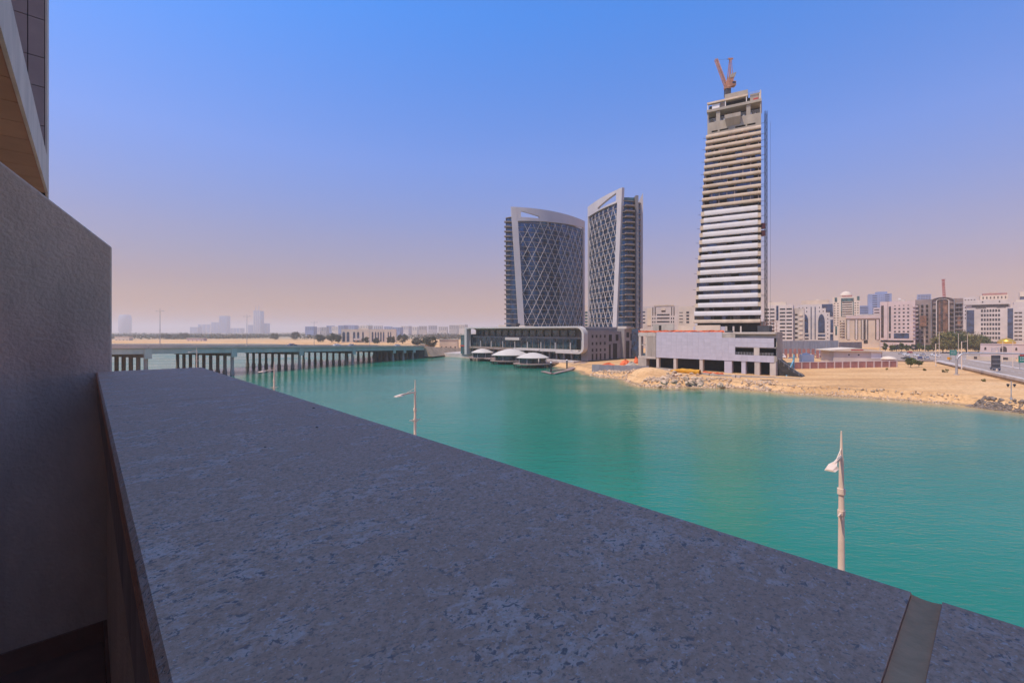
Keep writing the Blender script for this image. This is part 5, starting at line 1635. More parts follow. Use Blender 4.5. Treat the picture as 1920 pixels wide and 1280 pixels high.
MB().box(-.7, .7, -.5, .5, .9, 2.3).build('box', mat('orange_box', (.8, .35, .03), .5, .1, 1.0), tb)
MB().bar((0, 0, 0), (0, 0, 1.0), .2).build('stand', STEEL, tb)
# twin lantern
lp = on(1896, 749, 2.3)
tl = thing('twin_lantern', 'short grey lamp post with two lanterns on the paved corner by the rocks', 'street lamp', (lp.x, lp.y, 2.3))
MB().tube([(0, 0, 0), (0, 0, .6)], [.28, .22], 10).build('base', STEEL, tl, True)
MB().tube([(0, 0, .5), (0, 0, 4.5)], [.12, .09], 8).build('pole', STEEL, tl, True)
MB().bar((-.8, 0, 3.9), (.8, 0, 3.9), .08).build('cross_arm', STEEL, tl)
for s_ in (-.85, .85):
    MB().lathe([(.1, 3.3), (.3, 3.9), (.36, 4.0), (.05, 4.15)], 8, (s_, 0, 0)).build('lantern', DKGREY, tl)
MB().lathe([(.05, 4.5), (.12, 4.6), (.02, 4.8)], 8).build('finial', STEEL, tl)

# site materials around the podium
def stack(name, label, cat, px, py, z, rz, boxes, material):
    p = on(px, py, z)
    t = thing(name, label, cat, (p.x, p.y, gz(p.x, p.y) - .1), rz)
    for (x0, x1, y0, y1, z0, z1) in boxes:
        MB().box(x0, x1, y0, y1, z0, z1).build('bundle', material, t)
stack('timber_stack', 'low stack of timber boards at the shore end of the steel hoarding', 'timber', 1120, 689, 3, .3, [(0, 3, 0, .9, 0, .4), (.3, 2.8, .1, .8, .42, .8)], TIMBER)
stack('block_stack', 'two pallets of concrete blocks beside the podium opening', 'blocks', 1372, 709, 2, -.7, [(0, 1.2, 0, 1.2, 0, 1.1), (1.6, 2.8, .1, 1.3, 0, .9)], CONCL)
stack('pipe_stack', 'bundle of dark pipes lying before the podium corner', 'pipes', 1425, 713, 2, -.7, [(0, 4.5, 0, .5, 0, .4), (.1, 4.4, .6, 1.0, 0, .35)], DKGREY)
stack('broken_slab', 'dark broken slab lying on the rubble at the waterline', 'slab', 1290, 722, .6, -.2, [(0, 3.2, 0, 1.4, 0.1, .5)], DKGREY)

# ------------------------------------------------------------------ background buildings
def facade(px0, px1, Y0, deg):
    """corner on the ray px0 at depth Y0, facade turning by deg until the ray px1; returns origin, width, angle"""
    th = R(deg)
    a = Vector(((px0 - 960) / F * Y0, Y0)); d = Vector((math.cos(th), math.sin(th)))
    k = (px1 - 960) / F
    w = (k * a.y - a.x) / (d.x - k * d.y)
    return a, w, th

class Bld:
    def __init__(s, name, label, px0, px1, ytop, Y0, deg, wall, depth=22, zb=None, cat='building'):
        s.a, s.w, s.th = facade(px0, px1, Y0, deg)
        s.zb = 2.0 if zb is None else zb
        s.Y0 = Y0; s.px0 = px0; s.px1 = px1; s.d = depth
        s.h = zrow(ytop, Y0) - s.zb
        s.t = thing(name, label, cat, (s.a.x, s.a.y, s.zb), s.th)
        s.cache = {}
        s.wall = wall
    def body(s, y0=0.0):
        MB().box(0, s.w, y0, s.d, 0, s.h).build('wall', s.wall, s.t); return s
    def X(s, px):
        k = (px - 960) / F; d = Vector((math.cos(s.th), math.sin(s.th)))
        return (k * s.a.y - s.a.x) / (d.x - k * d.y)
    def Z(s, py):
        return zrow(py, s.Y0) - s.zb
    def box(s, name, material, px0, px1, py0, py1, y0=-0.25, y1=0.05):
        """py0 = top row, py1 = bottom row"""
        x0, x1 = (s.X(px0), s.X(px1))
        return MB().box(min(x0, x1), max(x0, x1), y0, y1, s.Z(py1), s.Z(py0)).build(name, material, s.t)
    def grid(s, px0, px1, nx_, py0, py1, ny_, wf, hf, material, name='window', arch=False, proud=0.06):
        """nx by ny openings between the rows; wf/hf = share of the cell that is glass; each with sill and glass set in a frame"""
        x0, x1, z0, z1 = s.X(px0), s.X(px1), s.Z(py1), s.Z(py0)
        cw_, ch_ = (x1 - x0) / nx_, (z1 - z0) / ny_
        w, h = cw_ * wf, ch_ * hf
        m = MB()
        if arch:
            pr = [(0, 0), (w, 0), (w, h * .6)] + [(w / 2 + w / 2 * math.cos(a), h * .6 + h * .4 * math.sin(a)) for a in (.5, 1.05, 1.57, 2.1, 2.64)] + [(0, h * .6)]
            m.extrude_xz(pr, -proud, 0.02)
        else:
            m.box(0, w, -proud, 0.02, 0, h)
        o0 = None
        for i in range(nx_):
            for j in range(ny_):
                loc = (x0 + i * cw_ + cw_ * (1 - wf) / 2, 0, z0 + j * ch_ + ch_ * (1 - hf) / 2)
                if o0 is None:
                    o0 = m.build(name, material, s.t); o0.location = loc
                else:
                    link(name, o0.data, s.t, loc)
        return s

# office block by the hoist mast
b = Bld('office_block', 'white office block with strip windows and a central blue slot by the hoist mast', 1433, 1487, 572.5, 400, -34, OFFW).body()
b.grid(1433, 1453, 2, 577, 637, 9, .82, .42, WIN); b.grid(1461, 1486, 2, 577, 637, 9, .82, .42, WIN)
b.box('stair_window', WINBLUE, 1455.5, 1459.5, 574, 601, -.1, .02)
b.box('parapet', CREAM, 1440, 1474, 567, 572.4, 1, 6); b.box('roof_tank', CONCL, 1442, 1446, 565, 567, 3, 5)
MB().box(b.w + .05, b.w + 8, 3, 18, 0, b.h - 3).build('stair_wing', CONCL, b.t)
for j in range(8):
    MB().box(b.w + 1.2, b.w + 3.2, 2.93, 3.02, 4 + j * 3.9, 5.6 + j * 3.9).build('window', VOID, b.t)
    MB().box(b.w + 4.4, b.w + 6.8, 2.4, 3.02, 3.8 + j * 3.9, 5.4 + j * 3.9).build('balcony', CREAM, b.t)
# arched blue window block
b = Bld('arched_window_block', 'pinkish block with two tall arched blue windows', 1494, 1562, 571.5, 420, -36, OFFW, 26).body()
b.grid(1495, 1502, 1, 574, 636, 9, .3, .3, WIN); b.grid(1502, 1516, 2, 574, 588, 2, .25, .33, WIN); b.grid(1533, 1547, 2, 574, 588, 2, .25, .33, WIN); b.grid(1549, 1555, 1, 588, 636, 7, .3, .3, WIN)
for a0, a1 in ((1503, 1515.5), (1534, 1546.5)):
    b.grid(a0, a1, 1, 589.5, 624, 1, 1, 1, WINBLUE, 'arched_window', True, .12)
    b.box('window', WINBLUE, a0 - .5, a1 + .8, 626.5, 630.5, -.1, .02); b.box('window', WINBRN, a0 - .5, a1 + .8, 633.5, 636, -.1, .02)
for a0 in (1520, 1527.5):
    b.box('stair_window', WINBLUE, a0, a0 + 1.8, 576, 636, -.1, .02)
b.box('penthouse', BEIGE, 1502, 1554, 563.5, 571.3, 3, 15); b.box('roof_tank', CREAM, 1530, 1536, 561.5, 563.4, 5, 9)
b.box('glass_step', WINBLUE, 1541, 1561, 571.6, 578, -.3, .03); b.box('glass_step', WINBLUE, 1548.5, 1561.3, 578.1, 586, -.32, .03); b.box('glass_step', WINBLUE, 1556, 1561.6, 586.1, 594, -.34, .03)
b.box('glass_step', WINBLUE, 1557, 1562, 600, 623, -.2, .02); b.box('glass_step', WINBLUE, 1556.5, 1562, 626, 637, -.2, .02)
# beige and green tower
b = Bld('beige_green_tower', 'beige tower with green glass frame and a small domed cap', 1561, 1612, 557.5, 520, -36, CREAM, 24).body()
b.grid(1579, 1598, 1, 566, 600, 8, .97, .48, WINBRN, 'strip_window'); b.grid(1562, 1574, 2, 567, 612, 10, .5, .36, WINBRN); b.grid(1601, 1611, 2, 567, 612, 10, .5, .36, WINBRN)
b.box('green_frame', TEAL, 1577, 1600.5, 560, 565.5, -.4, .03); b.box('green_frame', TEAL, 1577, 1578.6, 565.6, 600, -.4, .03); b.box('green_frame', TEAL, 1599, 1600.5, 565.6, 600, -.4, .03)
b.box('green_corner', TEAL, 1565, 1569.5, 558, 566, -.3, .03); b.box('green_corner', TEAL, 1607, 1611.5, 557, 564, -.3, .03); b.box('green_corner', TEAL, 1566, 1569.5, 611, 628, -.3, .03)
b.box('red_penthouse', REDBRICK, 1579, 1598, 554.5, 557.4, 2, 12)
MB().lathe([(5.5, 0), (5.2, 2), (3.2, 4), (.2, 5)], 14, (b.w * .5, 8, b.h + 1.9)).build('dome_cap', CREAM, b.t, True)
# low colonnaded block
b = Bld('colonnaded_block', 'low sandstone block with tall grey pilaster strips', 1572, 1652, 594, 440, -38, BEIGE, 24).body()
b.box('cornice', PINK, 1586, 1652, 592, 597.5, -1.0, .1); b.box('roof_band', CONCL, 1607, 1651, 590, 592, .5, 12)
for a0, a1, mm in ((1587, 1588, WINBRN), (1588.3, 1593, OFFW), (1602.5, 1604, WINBRN), (1604, 1607.6, OFFW), (1607.8, 1609, WINBRN), (1614, 1615.5, WINBRN), (1615.6, 1619, CONCL), (1619.2, 1623, WINBRN), (1623.2, 1626, CONCL), (1626.2, 1628, WINBRN), (1641, 1643, WINBRN), (1643.2, 1648, PINK), (1648.2, 1649.6, WINBRN)):
    b.box('pilaster_strip', mm, a0, a1, 600, 636, -.5 if mm in (OFFW, CONCL, PINK) else -.12, .03)
b.grid(1573, 1585, 2, 600, 634, 7, .35, .42, WINBRN)
b.box('entrance', VOID, 1619.5, 1627, 637, 643, -.2, .03)
for k in range(6):
    b.box('balcony', CREAM, 1577, 1583.5, 603.5 + k * 5, 605 + k * 5, -1.2, .02)
# blue tower behind
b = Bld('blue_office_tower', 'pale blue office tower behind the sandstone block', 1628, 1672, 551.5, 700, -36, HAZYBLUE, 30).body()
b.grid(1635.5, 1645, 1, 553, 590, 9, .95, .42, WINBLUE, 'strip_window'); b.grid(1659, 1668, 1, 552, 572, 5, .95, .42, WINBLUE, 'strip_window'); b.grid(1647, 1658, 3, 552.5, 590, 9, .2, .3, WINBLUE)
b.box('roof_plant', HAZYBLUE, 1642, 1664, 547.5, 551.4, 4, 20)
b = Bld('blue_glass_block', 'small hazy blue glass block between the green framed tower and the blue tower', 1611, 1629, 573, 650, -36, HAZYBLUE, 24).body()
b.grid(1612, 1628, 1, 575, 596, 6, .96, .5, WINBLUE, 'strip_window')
# pink hotel block
b = Bld('pink_block', 'pink stone block with four columns of square windows', 1650, 1716, 566, 420, -42, PINK, 22).body()
b.grid(1674, 1707, 4, 576.5, 625, 7, .46, .42, WIN); b.grid(1674, 1707, 4, 571.5, 576, 1, .3, .3, VOID)
b.box('wide_window', WINBLUE, 1676, 1704.5, 624.5, 634, -.12, .02); b.box('stair_window', WIN, 1666.5, 1670.5, 575, 621, -.12, .02); b.box('stair_window', WIN, 1666.5, 1670, 625, 633.5, -.12, .02)
b.box('slanted_window', WINBRN, 1652, 1657, 573, 633, -.12, .02); b.box('rib', PINK, 1657.2, 1664, 566, 637, -.9, .03)
b.box('shadow_gap', VOID, 1651, 1713, 637.5, 641, -.08, .03); b.box('roof_plant', CONCL, 1683, 1697, 562.5, 565.8, 4, 12)
b.box('satellite_dish', WHITE, 1684, 1688, 560, 562.4, 5, 6)
for k in range(9):
    b.box('corner_balcony', PINK, 1711.5, 1715.8, 575 + k * 6.9, 577.2 + k * 6.9, -1.2, .02)
b = Bld('pale_stepped_block', 'pale stepped block squeezed left of the pink block', 1638, 1650, 577, 470, -38, PINK, 18).body()
b.grid(1639, 1649, 1, 578, 600, 4, .95, .35, WINBRN, 'strip_window')
# brown arched building
b = Bld('brown_arched_building', 'brown stone building with a tall central arch of copper glass', 1716, 1806, 562, 430, -42, BROWN, 26)
MB().box(0, b.w, 0, b.d, 0, b.h).build('wall', BROWN, b.t)
xa, xb = b.X(1745), b.X(1790); zc_ = b.Z(566); xm = (xa + xb) / 2; rr_ = (xb - xa) / 2
def archband(r0, r1, name, material, yy0, yy1):
    o_ = [(xm - r0, 0), (xm - r0, zc_)] + [(xm - r0 * math.cos(a), zc_ + r0 * .45 * math.sin(a)) for a in np.linspace(0, math.pi, 13)] + [(xm + r0, 0)]
    i_ = [(xm - r1, 0), (xm - r1, zc_)] + [(xm - r1 * math.cos(a), zc_ + r1 * .45 * math.sin(a)) for a in np.linspace(0, math.pi, 13)] + [(xm + r1, 0)]
    MB().ring_xz(o_, i_, yy0, yy1).build(name, material, b.t)
archband(rr_, rr_ * .92, 'outer_arch', GREYST, -2.4, 14)
archband(rr_ * .56, rr_ * .48, 'inner_arch', OFFW, -2.6, .1)
MB().extrude_xz([(xm - rr_ * .92, zc_ - 2)] + [(xm - rr_ * .92 * math.cos(a), zc_ + rr_ * .41 * math.sin(a)) for a in np.linspace(0, math.pi, 13)] + [(xm + rr_ * .92, zc_ - 2)], -1.0, .3).build('arch_head', BROWN, b.t)
MB().box(xm - rr_ * .47, xm + rr_ * .47, -1.5, .05, 0, zc_ + 2.5).build('arch_glass', WINBRN, b.t)
for f0, f1, z0, z1 in ((-.32, -.18, 18, zc_ + 1), (.05, .42, 10, zc_ + 1)):
    MB().box(xm + rr_ * f0, xm + rr_ * f1, -1.62, -1.52, z0, z1).build('copper_glass', WINCOP, b.t)
for j in range(9):
    z = 4.0 + j * 4.0
    if z > b.h - 3: break
    for f in (-.82, -.68, .62, .78):
        MB().box(xm + rr_ * f, xm + rr_ * f + 2.3, -.5, .05, z, z + 2.4).build('window', VOID, b.t)
    for px in (1719, 1727, 1736, 1793, 1799):
        b.box('window', VOID, px, px + 4.2, b and 572 + j * 8, 577 + j * 8, -.5, .05)
    b.box('balcony', PINK, 1716, 1722, 573.5 + j * 7.6, 575.6 + j * 7.6, -1.6, .02); b.box('balcony', GREYST, 1791, 1806, 570.5 + j * 7.6, 571.8 + j * 7.6, -1.2, .02)
b.box('copper_glass', WINCOP, 1725, 1737, 592, 612, -.7, -.52); b.box('copper_glass', WINCOP, 1795, 1801, 594, 612, -.7, -.52)
# white block with blue glass ends
b = Bld('white_blue_block', 'white block with blue glass ends and seven columns of square windows', 1812, 1902, 573, 440, -44, OFFW, 24).body()
b.grid(1838.5, 1876, 7, 587.5, 637, 6, .72, .58, WIN); b.grid(1838.5, 1876, 7, 579, 587.5, 1, .72, .6, WIN, 'arched_window', True)
b.box('glass_end', WINBLUE, 1812.4, 1826.5, 581.5, 625, -.3, .03); b.box('glass_end', WINBLUE, 1889, 1899.5, 580, 636, -.3, .03)
b.box('roof_screen', OFFW, 1808, 1893, 563.5, 572.0, -1.6, 10); b.box('shadow_gap', WIN, 1822, 1891, 572.6, 576.6, -.35, .03)
for px in (1841, 1872.5):
    b.box('roof_vent', VOID, px, px + 2.6, 566, 568.6, -1.68, -1.6)
for k in range(11):
    b.box('lettering', DKGREY, 1829.5 + k * 1.8, 1830.7 + k * 1.8, 577.2, 579.2, -.2, -.02)
for k in range(8):
    b.box('lettering', DKGREY, 1869 + k * 2.2, 1870.4 + k * 2.2, 577.0, 578.6, -.2, -.02)
b.box('shop_front', WIN, 1856, 1875, 640, 644, -.2, .02)
b = Bld('white_balcony_block', 'white block with brown window strips at the frame edge', 1901, 1962, 566, 450, -46, OFFW, 22).body()
b.grid(1901, 1917, 2, 583, 640, 8, .85, .42, WINBRN); b.grid(1921, 1958, 4, 578, 640, 9, .8, .45, WINBRN)
b.box('roof_plant', CREAM, 1905, 1925, 562, 565.8, 3, 12)
b = Bld('beige_roof_block', 'beige block with red tiled roof peeping over the white block', 1838, 1890, 554, 610, -42, CREAM, 20).body()
b.grid(1840, 1889, 7, 554.5, 563, 1, .35, .5, WINBRN)
b.box('tiled_roof', REDBRICK, 1843, 1889, 550.5, 553.9, 2, 14); b.box('roof_block', BEIGE, 1857, 1870, 548, 550.4, 4, 10)
b = Bld('cream_glass_block', 'cream topped block with dark glass at the far upper edge of the city', 1912, 1940, 547, 620, -45, CREAM, 18).body()
b.box('glass_band', WINBLUE, 1912.3, 1939, 556, 562, -.2, .03)
b = Bld('distant_blue_block', 'faint blue block far behind the brown arched building', 1720, 1746, 552, 950, -40, HAZYBLUE, 30).body()
b.grid(1721, 1745, 5, 553, 562, 3, .8, .5, WINBLUE)
b = Bld('white_terrace_block', 'white terraced block between the brown arch and the white blue building', 1800, 1832, 558, 480, -42, OFFW, 20).body()
b.grid(1802, 1830, 5, 560, 600, 6, .5, .4, WINBRN)
rm = thing('red_mast', 'thin red and white telecom mast above the brown arched building', 'mast', at(1770.5, 556, 520), 0)
lattice_boom(MB(), (0, 0, -2), (-1.2, 0, (556 - 523.5) / F * 520), 1.5, 8).build('lattice_mast', RED, rm, fix=False)
MB().bar((-3, 0, 19.5), (1.4, 0, 19.8), .5).build('antenna_head', RED, rm); MB().bar((-3, 0, 14), (0.4, 0, 14.2), .4).build('antenna_arm', RED, rm)
# blocks between the lattice tower and the unfinished tower
b = Bld('cream_crown_block', 'white block with cream stepped crown between the towers', 1221, 1272, 574, 420, -18, OFFW, 22).body()
b.grid(1231, 1256, 1, 587, 613, 4, .95, .42, WIN, 'strip_window'); b.grid(1222, 1230, 2, 594, 613, 3, .5, .55, WIN); b.grid(1257, 1265, 2, 594, 613, 3, .5, .55, WIN)
for px in (1223.3, 1227.6, 1258.6, 1263):
    b.box('stair_window', WINBRN, px, px + 1.6, 576, 592, -.1, .02)
b.box('crown', CREAM, 1226, 1264, 571.5, 573.9, -.4, 12); b.box('balcony_window', WINBRN, 1240, 1248, 582.4, 585, -.15, .02); b.box('crest', CREAM, 1240.5, 1247.5, 577, 582, -.5, .02)
b = Bld('plain_beige_block', 'plain beige block with sparse windows left of the unfinished tower foot', 1272, 1303, 574.5, 450, -20, CREAM, 20).body()
b.grid(1273, 1281, 1, 583, 607, 4, .85, .25, WIN); b.grid(1286, 1293, 1, 583, 607, 4, .75, .6, WIN)
b = Bld('striped_white_block', 'white striped block seen just right of the lattice tower', 1196, 1222, 575, 440, -16, OFFW, 22).body()
b.grid(1199, 1210, 1, 582, 608, 4, .96, .4, WINBLUE, 'strip_window'); b.box('side_bay', CREAM, 1213.5, 1221, 578, 610, -.4, .03); b.grid(1215.5, 1219, 1, 583, 607, 4, .6, .5, WINBRN)
b = Bld('teal_window_block', 'cream block with teal windows in the gap between the lattice towers', 1094, 1107, 573, 520, -8, CREAM, 18).body()
b.box('roof_tank', CONCL, 1098, 1102, 571, 573, 3, 7); b.grid(1096, 1104.5, 1, 583, 612, 5, .98, .6, TEAL, 'strip_window')
# mosque with golden dome
b = Bld('mosque', 'pale mosque with golden dome at the frame edge', 1838, 1935, 645, 300, -46, PINK, 20).body()
b.grid(1842, 1853, 1, 648, 658, 1, .35, .55, WINBRN, 'arched_window', True); b.grid(1873, 1890, 1, 647, 660, 1, .75, .8, WINBRN, 'arched_window', True); b.grid(1900, 1911, 1, 648, 658, 1, .35, .55, WINBRN, 'arched_window', True)
b.box('parapet', PINK, 1838, 1935, 643.6, 645, -.3, .6)
xd = b.X(1888)
MB().lathe([(4.2, 0), (4.2, .8), (4.3, 1.0), (4.0, 2.2), (3.0, 3.2), (1.5, 3.8), (.1, 4.1)], 22, (xd, 7, b.h + .02)).build('golden_dome', GOLD, b.t, True)
dome_ = b.t.children[-1]
MB().tube([(xd, 7, b.h + 4.0), (xd, 7, b.h + 5.2)], [.12, .03], 6).build('finial', GOLD, dome_)
# shade kiosk and walls round the junction
b = Bld('junction_garden_wall', 'low sandy garden wall and pergola posts before the mosque', 1812, 1905, 667, 262, -44, BEIGE, 1.0, 3.4, 'wall').body()
b.box('hedge_opening', WINBRN, 1826, 1832, 668, 672, -.1, .02); b.box('hedge_opening', WINBRN, 1880, 1890, 668, 672, -.1, .02)

# ------------------------------------------------------------------ far left: villa block, skyline
b = Bld('arcaded_villa_block', 'long beige block with dark blue arched windows beyond the bridge', 640, 742, 617, 700, 12, CREAM, 30, 2.0).body()
for px, w in ((642, 5), (650, 5), (662, 4), (669.5, 4), (679, 3), (697, 3), (703, 2.4), (708, 2.4), (713, 2.4), (718, 2.4), (727, 2), (731.5, 2)):
    x0 = b.X(px); x1 = b.X(px + w)
    m = MB().extrude_xz([(0, 0), (x1 - x0, 0), (x1 - x0, 13)] + [((x1 - x0) / 2 * (1 + math.cos(a)), 13 + 2.4 * math.sin(a)) for a in (.6, 1.57, 2.5)] + [(0, 13)], -.15, .02)
    o = m.build('arched_window', WINBLUE, b.t); o.location = (x0, 0, 2.0)
b.box('roof_house', CREAM, 671, 690, 614.8, 617, 5, 20)
b.box('white_porch', OFFW, 664, 678, 634, 638, -5, -.2)
SKY_T = [
    ('distant_round_tower', 'faint rounded tower alone on the far skyline beside the stucco wall', 216, 236, 589.5, 4200, 'round'),
    ('distant_tower', 'faint tall blue tower with a bright left face on the far skyline', 411, 425, 592, 4000, 'box'),
    ('distant_block', 'faint stepped block leaning on the left side of the far blue tower', 396, 411, 604, 4000, 'box'),
    ('distant_block', 'faint long low block second from the far blue tower', 371, 396, 608, 4100, 'box'),
    ('distant_block', 'faint low hall at the left end of the far tower group', 356, 371, 613, 4000, 'box'),
    ('distant_ribbed_tower', 'tallest faint ribbed tower on the far skyline beyond the bridge light', 475, 489, 582.5, 3800, 'ribbed'),
    ('distant_block', 'faint shoulder block on the right of the ribbed tower', 489, 501, 606, 3850, 'box'),
    ('distant_block', 'faint low block on the left of the ribbed tower', 465, 475, 609, 3850, 'box'),
    ('distant_block', 'faint low block right of the skyline tower group', 432, 450, 615, 3900, 'box')]
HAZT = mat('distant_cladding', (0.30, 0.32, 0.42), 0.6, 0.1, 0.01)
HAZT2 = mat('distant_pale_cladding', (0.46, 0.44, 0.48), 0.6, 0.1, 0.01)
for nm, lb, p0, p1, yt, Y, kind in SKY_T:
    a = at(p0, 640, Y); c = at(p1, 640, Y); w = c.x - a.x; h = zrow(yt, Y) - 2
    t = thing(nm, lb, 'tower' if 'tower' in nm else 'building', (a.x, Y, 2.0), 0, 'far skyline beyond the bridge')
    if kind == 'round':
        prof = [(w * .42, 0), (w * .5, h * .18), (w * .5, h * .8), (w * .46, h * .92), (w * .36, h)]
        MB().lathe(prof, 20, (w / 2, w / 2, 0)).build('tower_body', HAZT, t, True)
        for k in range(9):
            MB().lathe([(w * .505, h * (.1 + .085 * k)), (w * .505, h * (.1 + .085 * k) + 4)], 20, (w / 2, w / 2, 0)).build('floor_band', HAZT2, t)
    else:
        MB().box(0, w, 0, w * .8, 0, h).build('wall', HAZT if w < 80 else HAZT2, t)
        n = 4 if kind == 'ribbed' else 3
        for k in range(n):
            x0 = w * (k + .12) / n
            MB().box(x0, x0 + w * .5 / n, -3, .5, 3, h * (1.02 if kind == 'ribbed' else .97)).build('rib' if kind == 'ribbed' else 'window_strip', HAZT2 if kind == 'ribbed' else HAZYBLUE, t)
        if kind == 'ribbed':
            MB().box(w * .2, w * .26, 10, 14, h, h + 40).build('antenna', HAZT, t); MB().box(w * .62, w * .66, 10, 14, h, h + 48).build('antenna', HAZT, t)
rs = random.Random(21)
NAMES = ['pale', 'sand coloured', 'grey', 'blue grey']
CM = [OFFW, CREAM, CONCL, HAZYBLUE]
PL = ['behind the villa block', 'left of the villa block', 'towards the mall', 'beyond the far shore trees']
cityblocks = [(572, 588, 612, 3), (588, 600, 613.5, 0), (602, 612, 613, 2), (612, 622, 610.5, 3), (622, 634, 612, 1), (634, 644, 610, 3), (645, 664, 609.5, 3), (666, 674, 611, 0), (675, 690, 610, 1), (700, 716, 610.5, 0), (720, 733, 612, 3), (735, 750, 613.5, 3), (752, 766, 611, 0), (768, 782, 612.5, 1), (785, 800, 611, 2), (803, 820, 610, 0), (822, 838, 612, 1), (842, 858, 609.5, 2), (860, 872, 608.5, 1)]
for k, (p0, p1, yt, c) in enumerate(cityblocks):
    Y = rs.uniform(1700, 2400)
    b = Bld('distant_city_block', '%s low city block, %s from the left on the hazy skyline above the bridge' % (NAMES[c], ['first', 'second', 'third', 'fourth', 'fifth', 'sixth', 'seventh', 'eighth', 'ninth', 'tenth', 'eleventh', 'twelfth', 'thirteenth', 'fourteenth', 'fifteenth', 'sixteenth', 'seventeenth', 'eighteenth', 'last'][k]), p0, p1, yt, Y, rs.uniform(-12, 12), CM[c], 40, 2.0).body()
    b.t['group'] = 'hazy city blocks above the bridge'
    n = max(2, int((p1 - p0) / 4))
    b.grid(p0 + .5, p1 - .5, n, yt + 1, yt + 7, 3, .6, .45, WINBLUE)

# ------------------------------------------------------------------ trees
def leaf_mesh(name, rx, ry, rz, n_clump, per, size, seed, material, zc):
    g = np.random.default_rng(seed)
    d = g.normal(size=(n_clump, 3)); d /= np.linalg.norm(d, axis=1)[:, None]
    rad = g.uniform(.45, 1.0, n_clump) ** .6
    cen = d * rad[:, None] * np.array([rx, ry, rz]) * g.uniform(.82, 1.08, (n_clump, 1))
    cen[:, 2] = np.maximum(cen[:, 2], -rz * .55)
    cr_ = g.uniform(.16, .34, n_clump) * (rx + ry + rz) / 3
    idx = np.repeat(np.arange(n_clump), per)
    p = cen[idx] + g.normal(size=(len(idx), 3)) * cr_[idx][:, None] * .62
    p[:, 2] += zc
    a = g.normal(size=(len(idx), 3)); a /= np.linalg.norm(a, axis=1)[:, None]
    b_ = np.cross(a, g.normal(size=(len(idx), 3))); b_ /= np.linalg.norm(b_, axis=1)[:, None]
    s_ = size * g.uniform(.6, 1.3, (len(idx), 1))
    q = np.stack([p - a * s_, p + b_ * s_ * .55, p + a * s_, p - b_ * s_ * .55], 1).reshape(-1, 3)
    f = np.arange(len(q)).reshape(-1, 4)
    me_ = bpy.data.meshes.new(name); me_.from_pydata(q.tolist(), [], f.tolist()); me_.materials.append(material)
    return me_
def tree(name, label, x, y, z, h, r, material, seed, trunk=.3, clumps=34, per=70, size=.35, group=None):
    t = thing(name, label, 'tree', (x, y, z), 0, group)
    zc = h * (trunk + (1 - trunk) * .5); rz = h * (1 - trunk) * .55
    rn = random.Random(seed)
    m = MB().tube([(0, 0, -.3), (rn.uniform(-.1, .1), 0, h * trunk * .6), (rn.uniform(-.2, .2), .1, zc)], [.06 * h * .5, .045 * h * .5, .02 * h * .5], 7)
    for k in range(5):
        a = 2 * math.pi * k / 5 + rn.random()
        m.tube([(0, 0, h * trunk * .75), (math.cos(a) * r * .35, math.sin(a) * r * .35, zc * .9), (math.cos(a) * r * .7, math.sin(a) * r * .7, zc + rz * .2)], [.018 * h, .012 * h, .005 * h], 5)
    m.build('trunk', BARK, t, True)
    link('crown', leaf_mesh('crown', r, r * .95, rz, clumps, per, size, seed, material, zc), t)
    return t
G2 = 'trees around the junction'
p = on(1708, 689, 2.5); tree('shrub_tree', 'bushy green tree at the end of the red wall', p.x, p.y, 2.5, 4.6, 2.0, LEAFG, 31, .3, 26, 60, .3, G2)
p = on(1723, 688.5, 2.5); tree('shrub_tree', 'small round green tree standing alone on the sand right of the bushy one', p.x, p.y, 2.5, 3.2, 1.7, LEAFG, 32, .42, 22, 60, .26, G2)
# the big dark tree mass before the arched building
for k, (px, py, hh, rr2, mt, lb) in enumerate((
    (1768, 662, 13.5, 6.5, LEAFO, 'broad olive green tree at the left end of the big tree group'),
    (1790, 661, 15.5, 7.5, LEAFG, 'tallest dark green tree in the middle of the big tree group'),
    (1812, 661, 14.5, 7.5, LEAFO, 'wide olive tree right of the tallest one in the big tree group'),
    (1834, 662, 12.0, 6.5, LEAFG, 'lower green tree at the right end of the big tree group by the white block'))):
    p = at(px, 650, 345 + 4 * k)
    tree('big_tree', lb, p.x, p.y, 3.5, hh, rr2, mt, 40 + k, .18, 60, 110, .55, 'big tree group before the offices')
for k, (px, py, lb) in enumerate(((1672, 652, 'small round tree left in the hedge row behind the car park'), (1681, 653, 'small round tree second in the hedge row behind the car park'), (1690, 654, 'small round tree third in the hedge row behind the car park'), (1700, 655, 'small round tree in the middle of the hedge row behind the car park'), (1713, 656, 'small round tree right of the middle of the hedge row'), (1724, 656, 'small dark round tree near the right end of the hedge row'), (1741, 657, 'small dark tree under the left side of the big tree group'), (1750, 658, 'last small tree of the hedge row beside the traffic pole'), (1660, 648, 'dusty small tree under the pink block'), (1735, 650, 'dusty green tree in front of the brown arched building foot'))):
    p = at(px, py, 372)
    tree('small_tree', lb, p.x, 372, 3.3, 5.2 + (k % 3) * .7, 2.3 + .3 * (k % 2), (LEAFG, LEAFD, LEAFG)[k % 3], 60 + k, .22, 20, 50, .42, 'hedge row trees behind the car park')
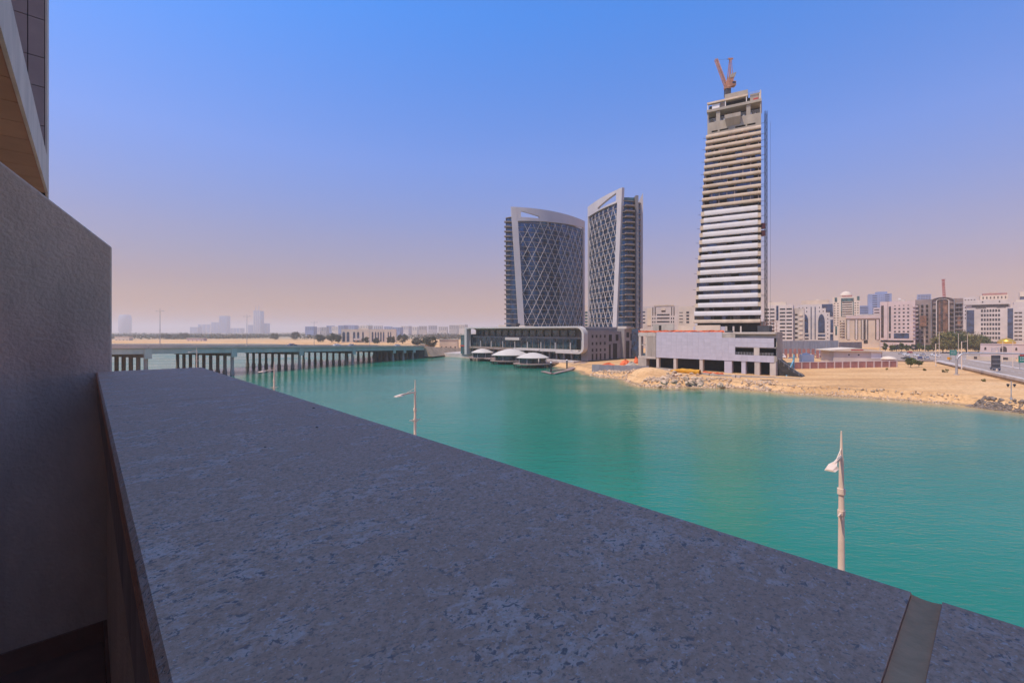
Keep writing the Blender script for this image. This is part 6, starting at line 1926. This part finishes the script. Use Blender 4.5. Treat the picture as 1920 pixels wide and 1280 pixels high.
# left shore trees beyond the bridge
for k, (px, Y, hh, rr2, lb) in enumerate(((600, 720, 12, 7, 'dusty round tree left of the villa block, nearest the road sign side'), (622, 690, 15, 7, 'tall dusty tree just left of the villa block'), (634, 680, 11, 5, 'small dusty tree touching the villa block'), (686, 660, 9, 5, 'small tree in front of the middle of the villa block'), (705, 650, 8, 4.5, 'low tree in front of the right half of the villa block'), (733, 640, 10, 5, 'tree at the right corner of the villa block'), (755, 640, 13, 8, 'broad dusty tree right of the villa block'), (808, 470, 13, 6.5, 'bushy dusty tree left of the mall annex'), (797, 480, 10, 5.5, 'low dusty tree left of the bushy one near the mall'), (838, 520, 9, 5, 'small tree just behind the mall annex'), (780, 560, 9, 6, 'low dusty tree between the villa block and the mall'), (553, 900, 15, 10, 'broad hazy tree on the far sand bank right of the ribbed tower'), (515, 950, 12, 9, 'hazy bush on the far sand bank under the ribbed tower'), (310, 1000, 12, 13, 'wide hazy bush on the far bank near the tall bridge light'), (345, 1050, 14, 12, 'wide hazy bush on the far bank right of the tall bridge light'))):
    p = at(px, 640, Y)
    tree('dusty_tree', lb, p.x, p.y, max(2.0, gz(p.x, p.y)) - .2, hh, rr2, LEAFD, 80 + k, .15, 26, 60, .8, 'dusty trees on the far shore')
# far woodland mass
g = np.random.default_rng(5)
N = 9000
yy = g.uniform(1000, 2300, N); xx = (g.uniform(180, 880, N) - 960) / F * yy
cl = (np.sin(xx * .021 + yy * .004) + np.cos(yy * .017 - xx * .008) + g.normal(0, .4, N)) > .35
xx, yy = xx[cl], yy[cl]
n = len(xx)
reps = 7
P = np.repeat(np.stack([xx, yy, np.full(n, 2.4)], 1), reps, 0)
P += np.concatenate([g.normal(0, 5.0, (len(P), 2)), np.abs(g.normal(0, 3.6, (len(P), 1)))], 1)
A_ = g.normal(size=(len(P), 3)); A_ /= np.linalg.norm(A_, axis=1)[:, None]
B_ = np.cross(A_, g.normal(size=(len(P), 3))); B_ /= np.linalg.norm(B_, axis=1)[:, None]
S_ = g.uniform(1.2, 2.6, (len(P), 1))
Q = np.stack([P - A_ * S_, P + B_ * S_ * .7, P + A_ * S_, P - B_ * S_ * .7], 1).reshape(-1, 3)
me = bpy.data.meshes.new('far_woodland'); me.from_pydata(Q.tolist(), [], np.arange(len(Q)).reshape(-1, 4).tolist()); me.materials.append(LEAFD)
fwd = link('far_woodland', me); fwd['kind'] = 'stuff'; fwd['label'] = 'hazy scrub woodland on the flat far shore'
# low walls and sheds on the left sand bank
for k, (p0, p1, y0, y1, Y, mt, lb) in enumerate(((215, 242, 631, 636, 880, CREAM, 'long low sand coloured shed on the far bank beside the stucco wall'), (350, 382, 634, 639.5, 830, PINK, 'low pink walled enclosure on the far bank above the bridge'), (790, 812, 646, 651, 470, BEIGE, 'low sandy wall block on the shore before the mall annex'), (824, 858, 637, 642, 480, BEIGE, 'long low sandy wall behind the mall annex'))):
    a = at(p0, y1, Y); c = at(p1, y1, Y)
    t = thing('low_shed', lb, 'shed', (a.x, Y, 1.8), 0)
    MB().box(0, c.x - a.x, 0, 9, 0, zrow(y0, Y) - 1.8).build('wall', mt, t)
    MB().box(-.6, c.x - a.x + .6, -.6, 9.6, zrow(y0, Y) - 1.78, zrow(y0, Y) - 1.3).build('roof', CONCL, t)
    for i in range(4):
        x0 = (c.x - a.x) * (i + .3) / 4
        MB().box(x0, x0 + 1.6, -.06, .02, .3, 2.2).build('door', WINBRN, t)
# dry shrubs on the sand lot
for k, (px, py, hh, lb) in enumerate(((1772, 698, 1.5, 'yellowish dry shrub on the sand left of the gantry foot'), (1844, 715, .9, 'small dry shrub on the sand below the retaining wall'), (1733, 695, .9, 'low dry tuft on the sand right of the two small trees'), (1663, 693, .7, 'tiny dry tuft on the sand before the red wall end'))):
    p = on(px, py, 2.5)
    t = tree('dry_shrub', lb, p.x, p.y, gz(p.x, p.y), hh, hh * .75, LEAFO, 120 + k, .05, 12, 40, .16, 'dry shrubs on the sand lot')
    t['category'] = 'shrub'

# ------------------------------------------------------------------ air
HZ = MB().box(-13500, 13500, -2500, 13500, -6, 170)
haze_m = bpy.data.materials.new('dusty_air'); haze_m.use_nodes = True
hn, hl = haze_m.node_tree.nodes, haze_m.node_tree.links
hn.clear()
ho = hn.new('ShaderNodeOutputMaterial')
hv = hn.new('ShaderNodeVolumePrincipled')
hv.inputs['Color'].default_value = (0.95, 0.83, 0.76, 1)
hv.inputs['Density'].default_value = 0.00023
hv.inputs['Anisotropy'].default_value = 0.2
hl.new(hv.outputs[0], ho.inputs['Volume'])
hz = HZ.build('haze', haze_m); hz['kind'] = 'stuff'
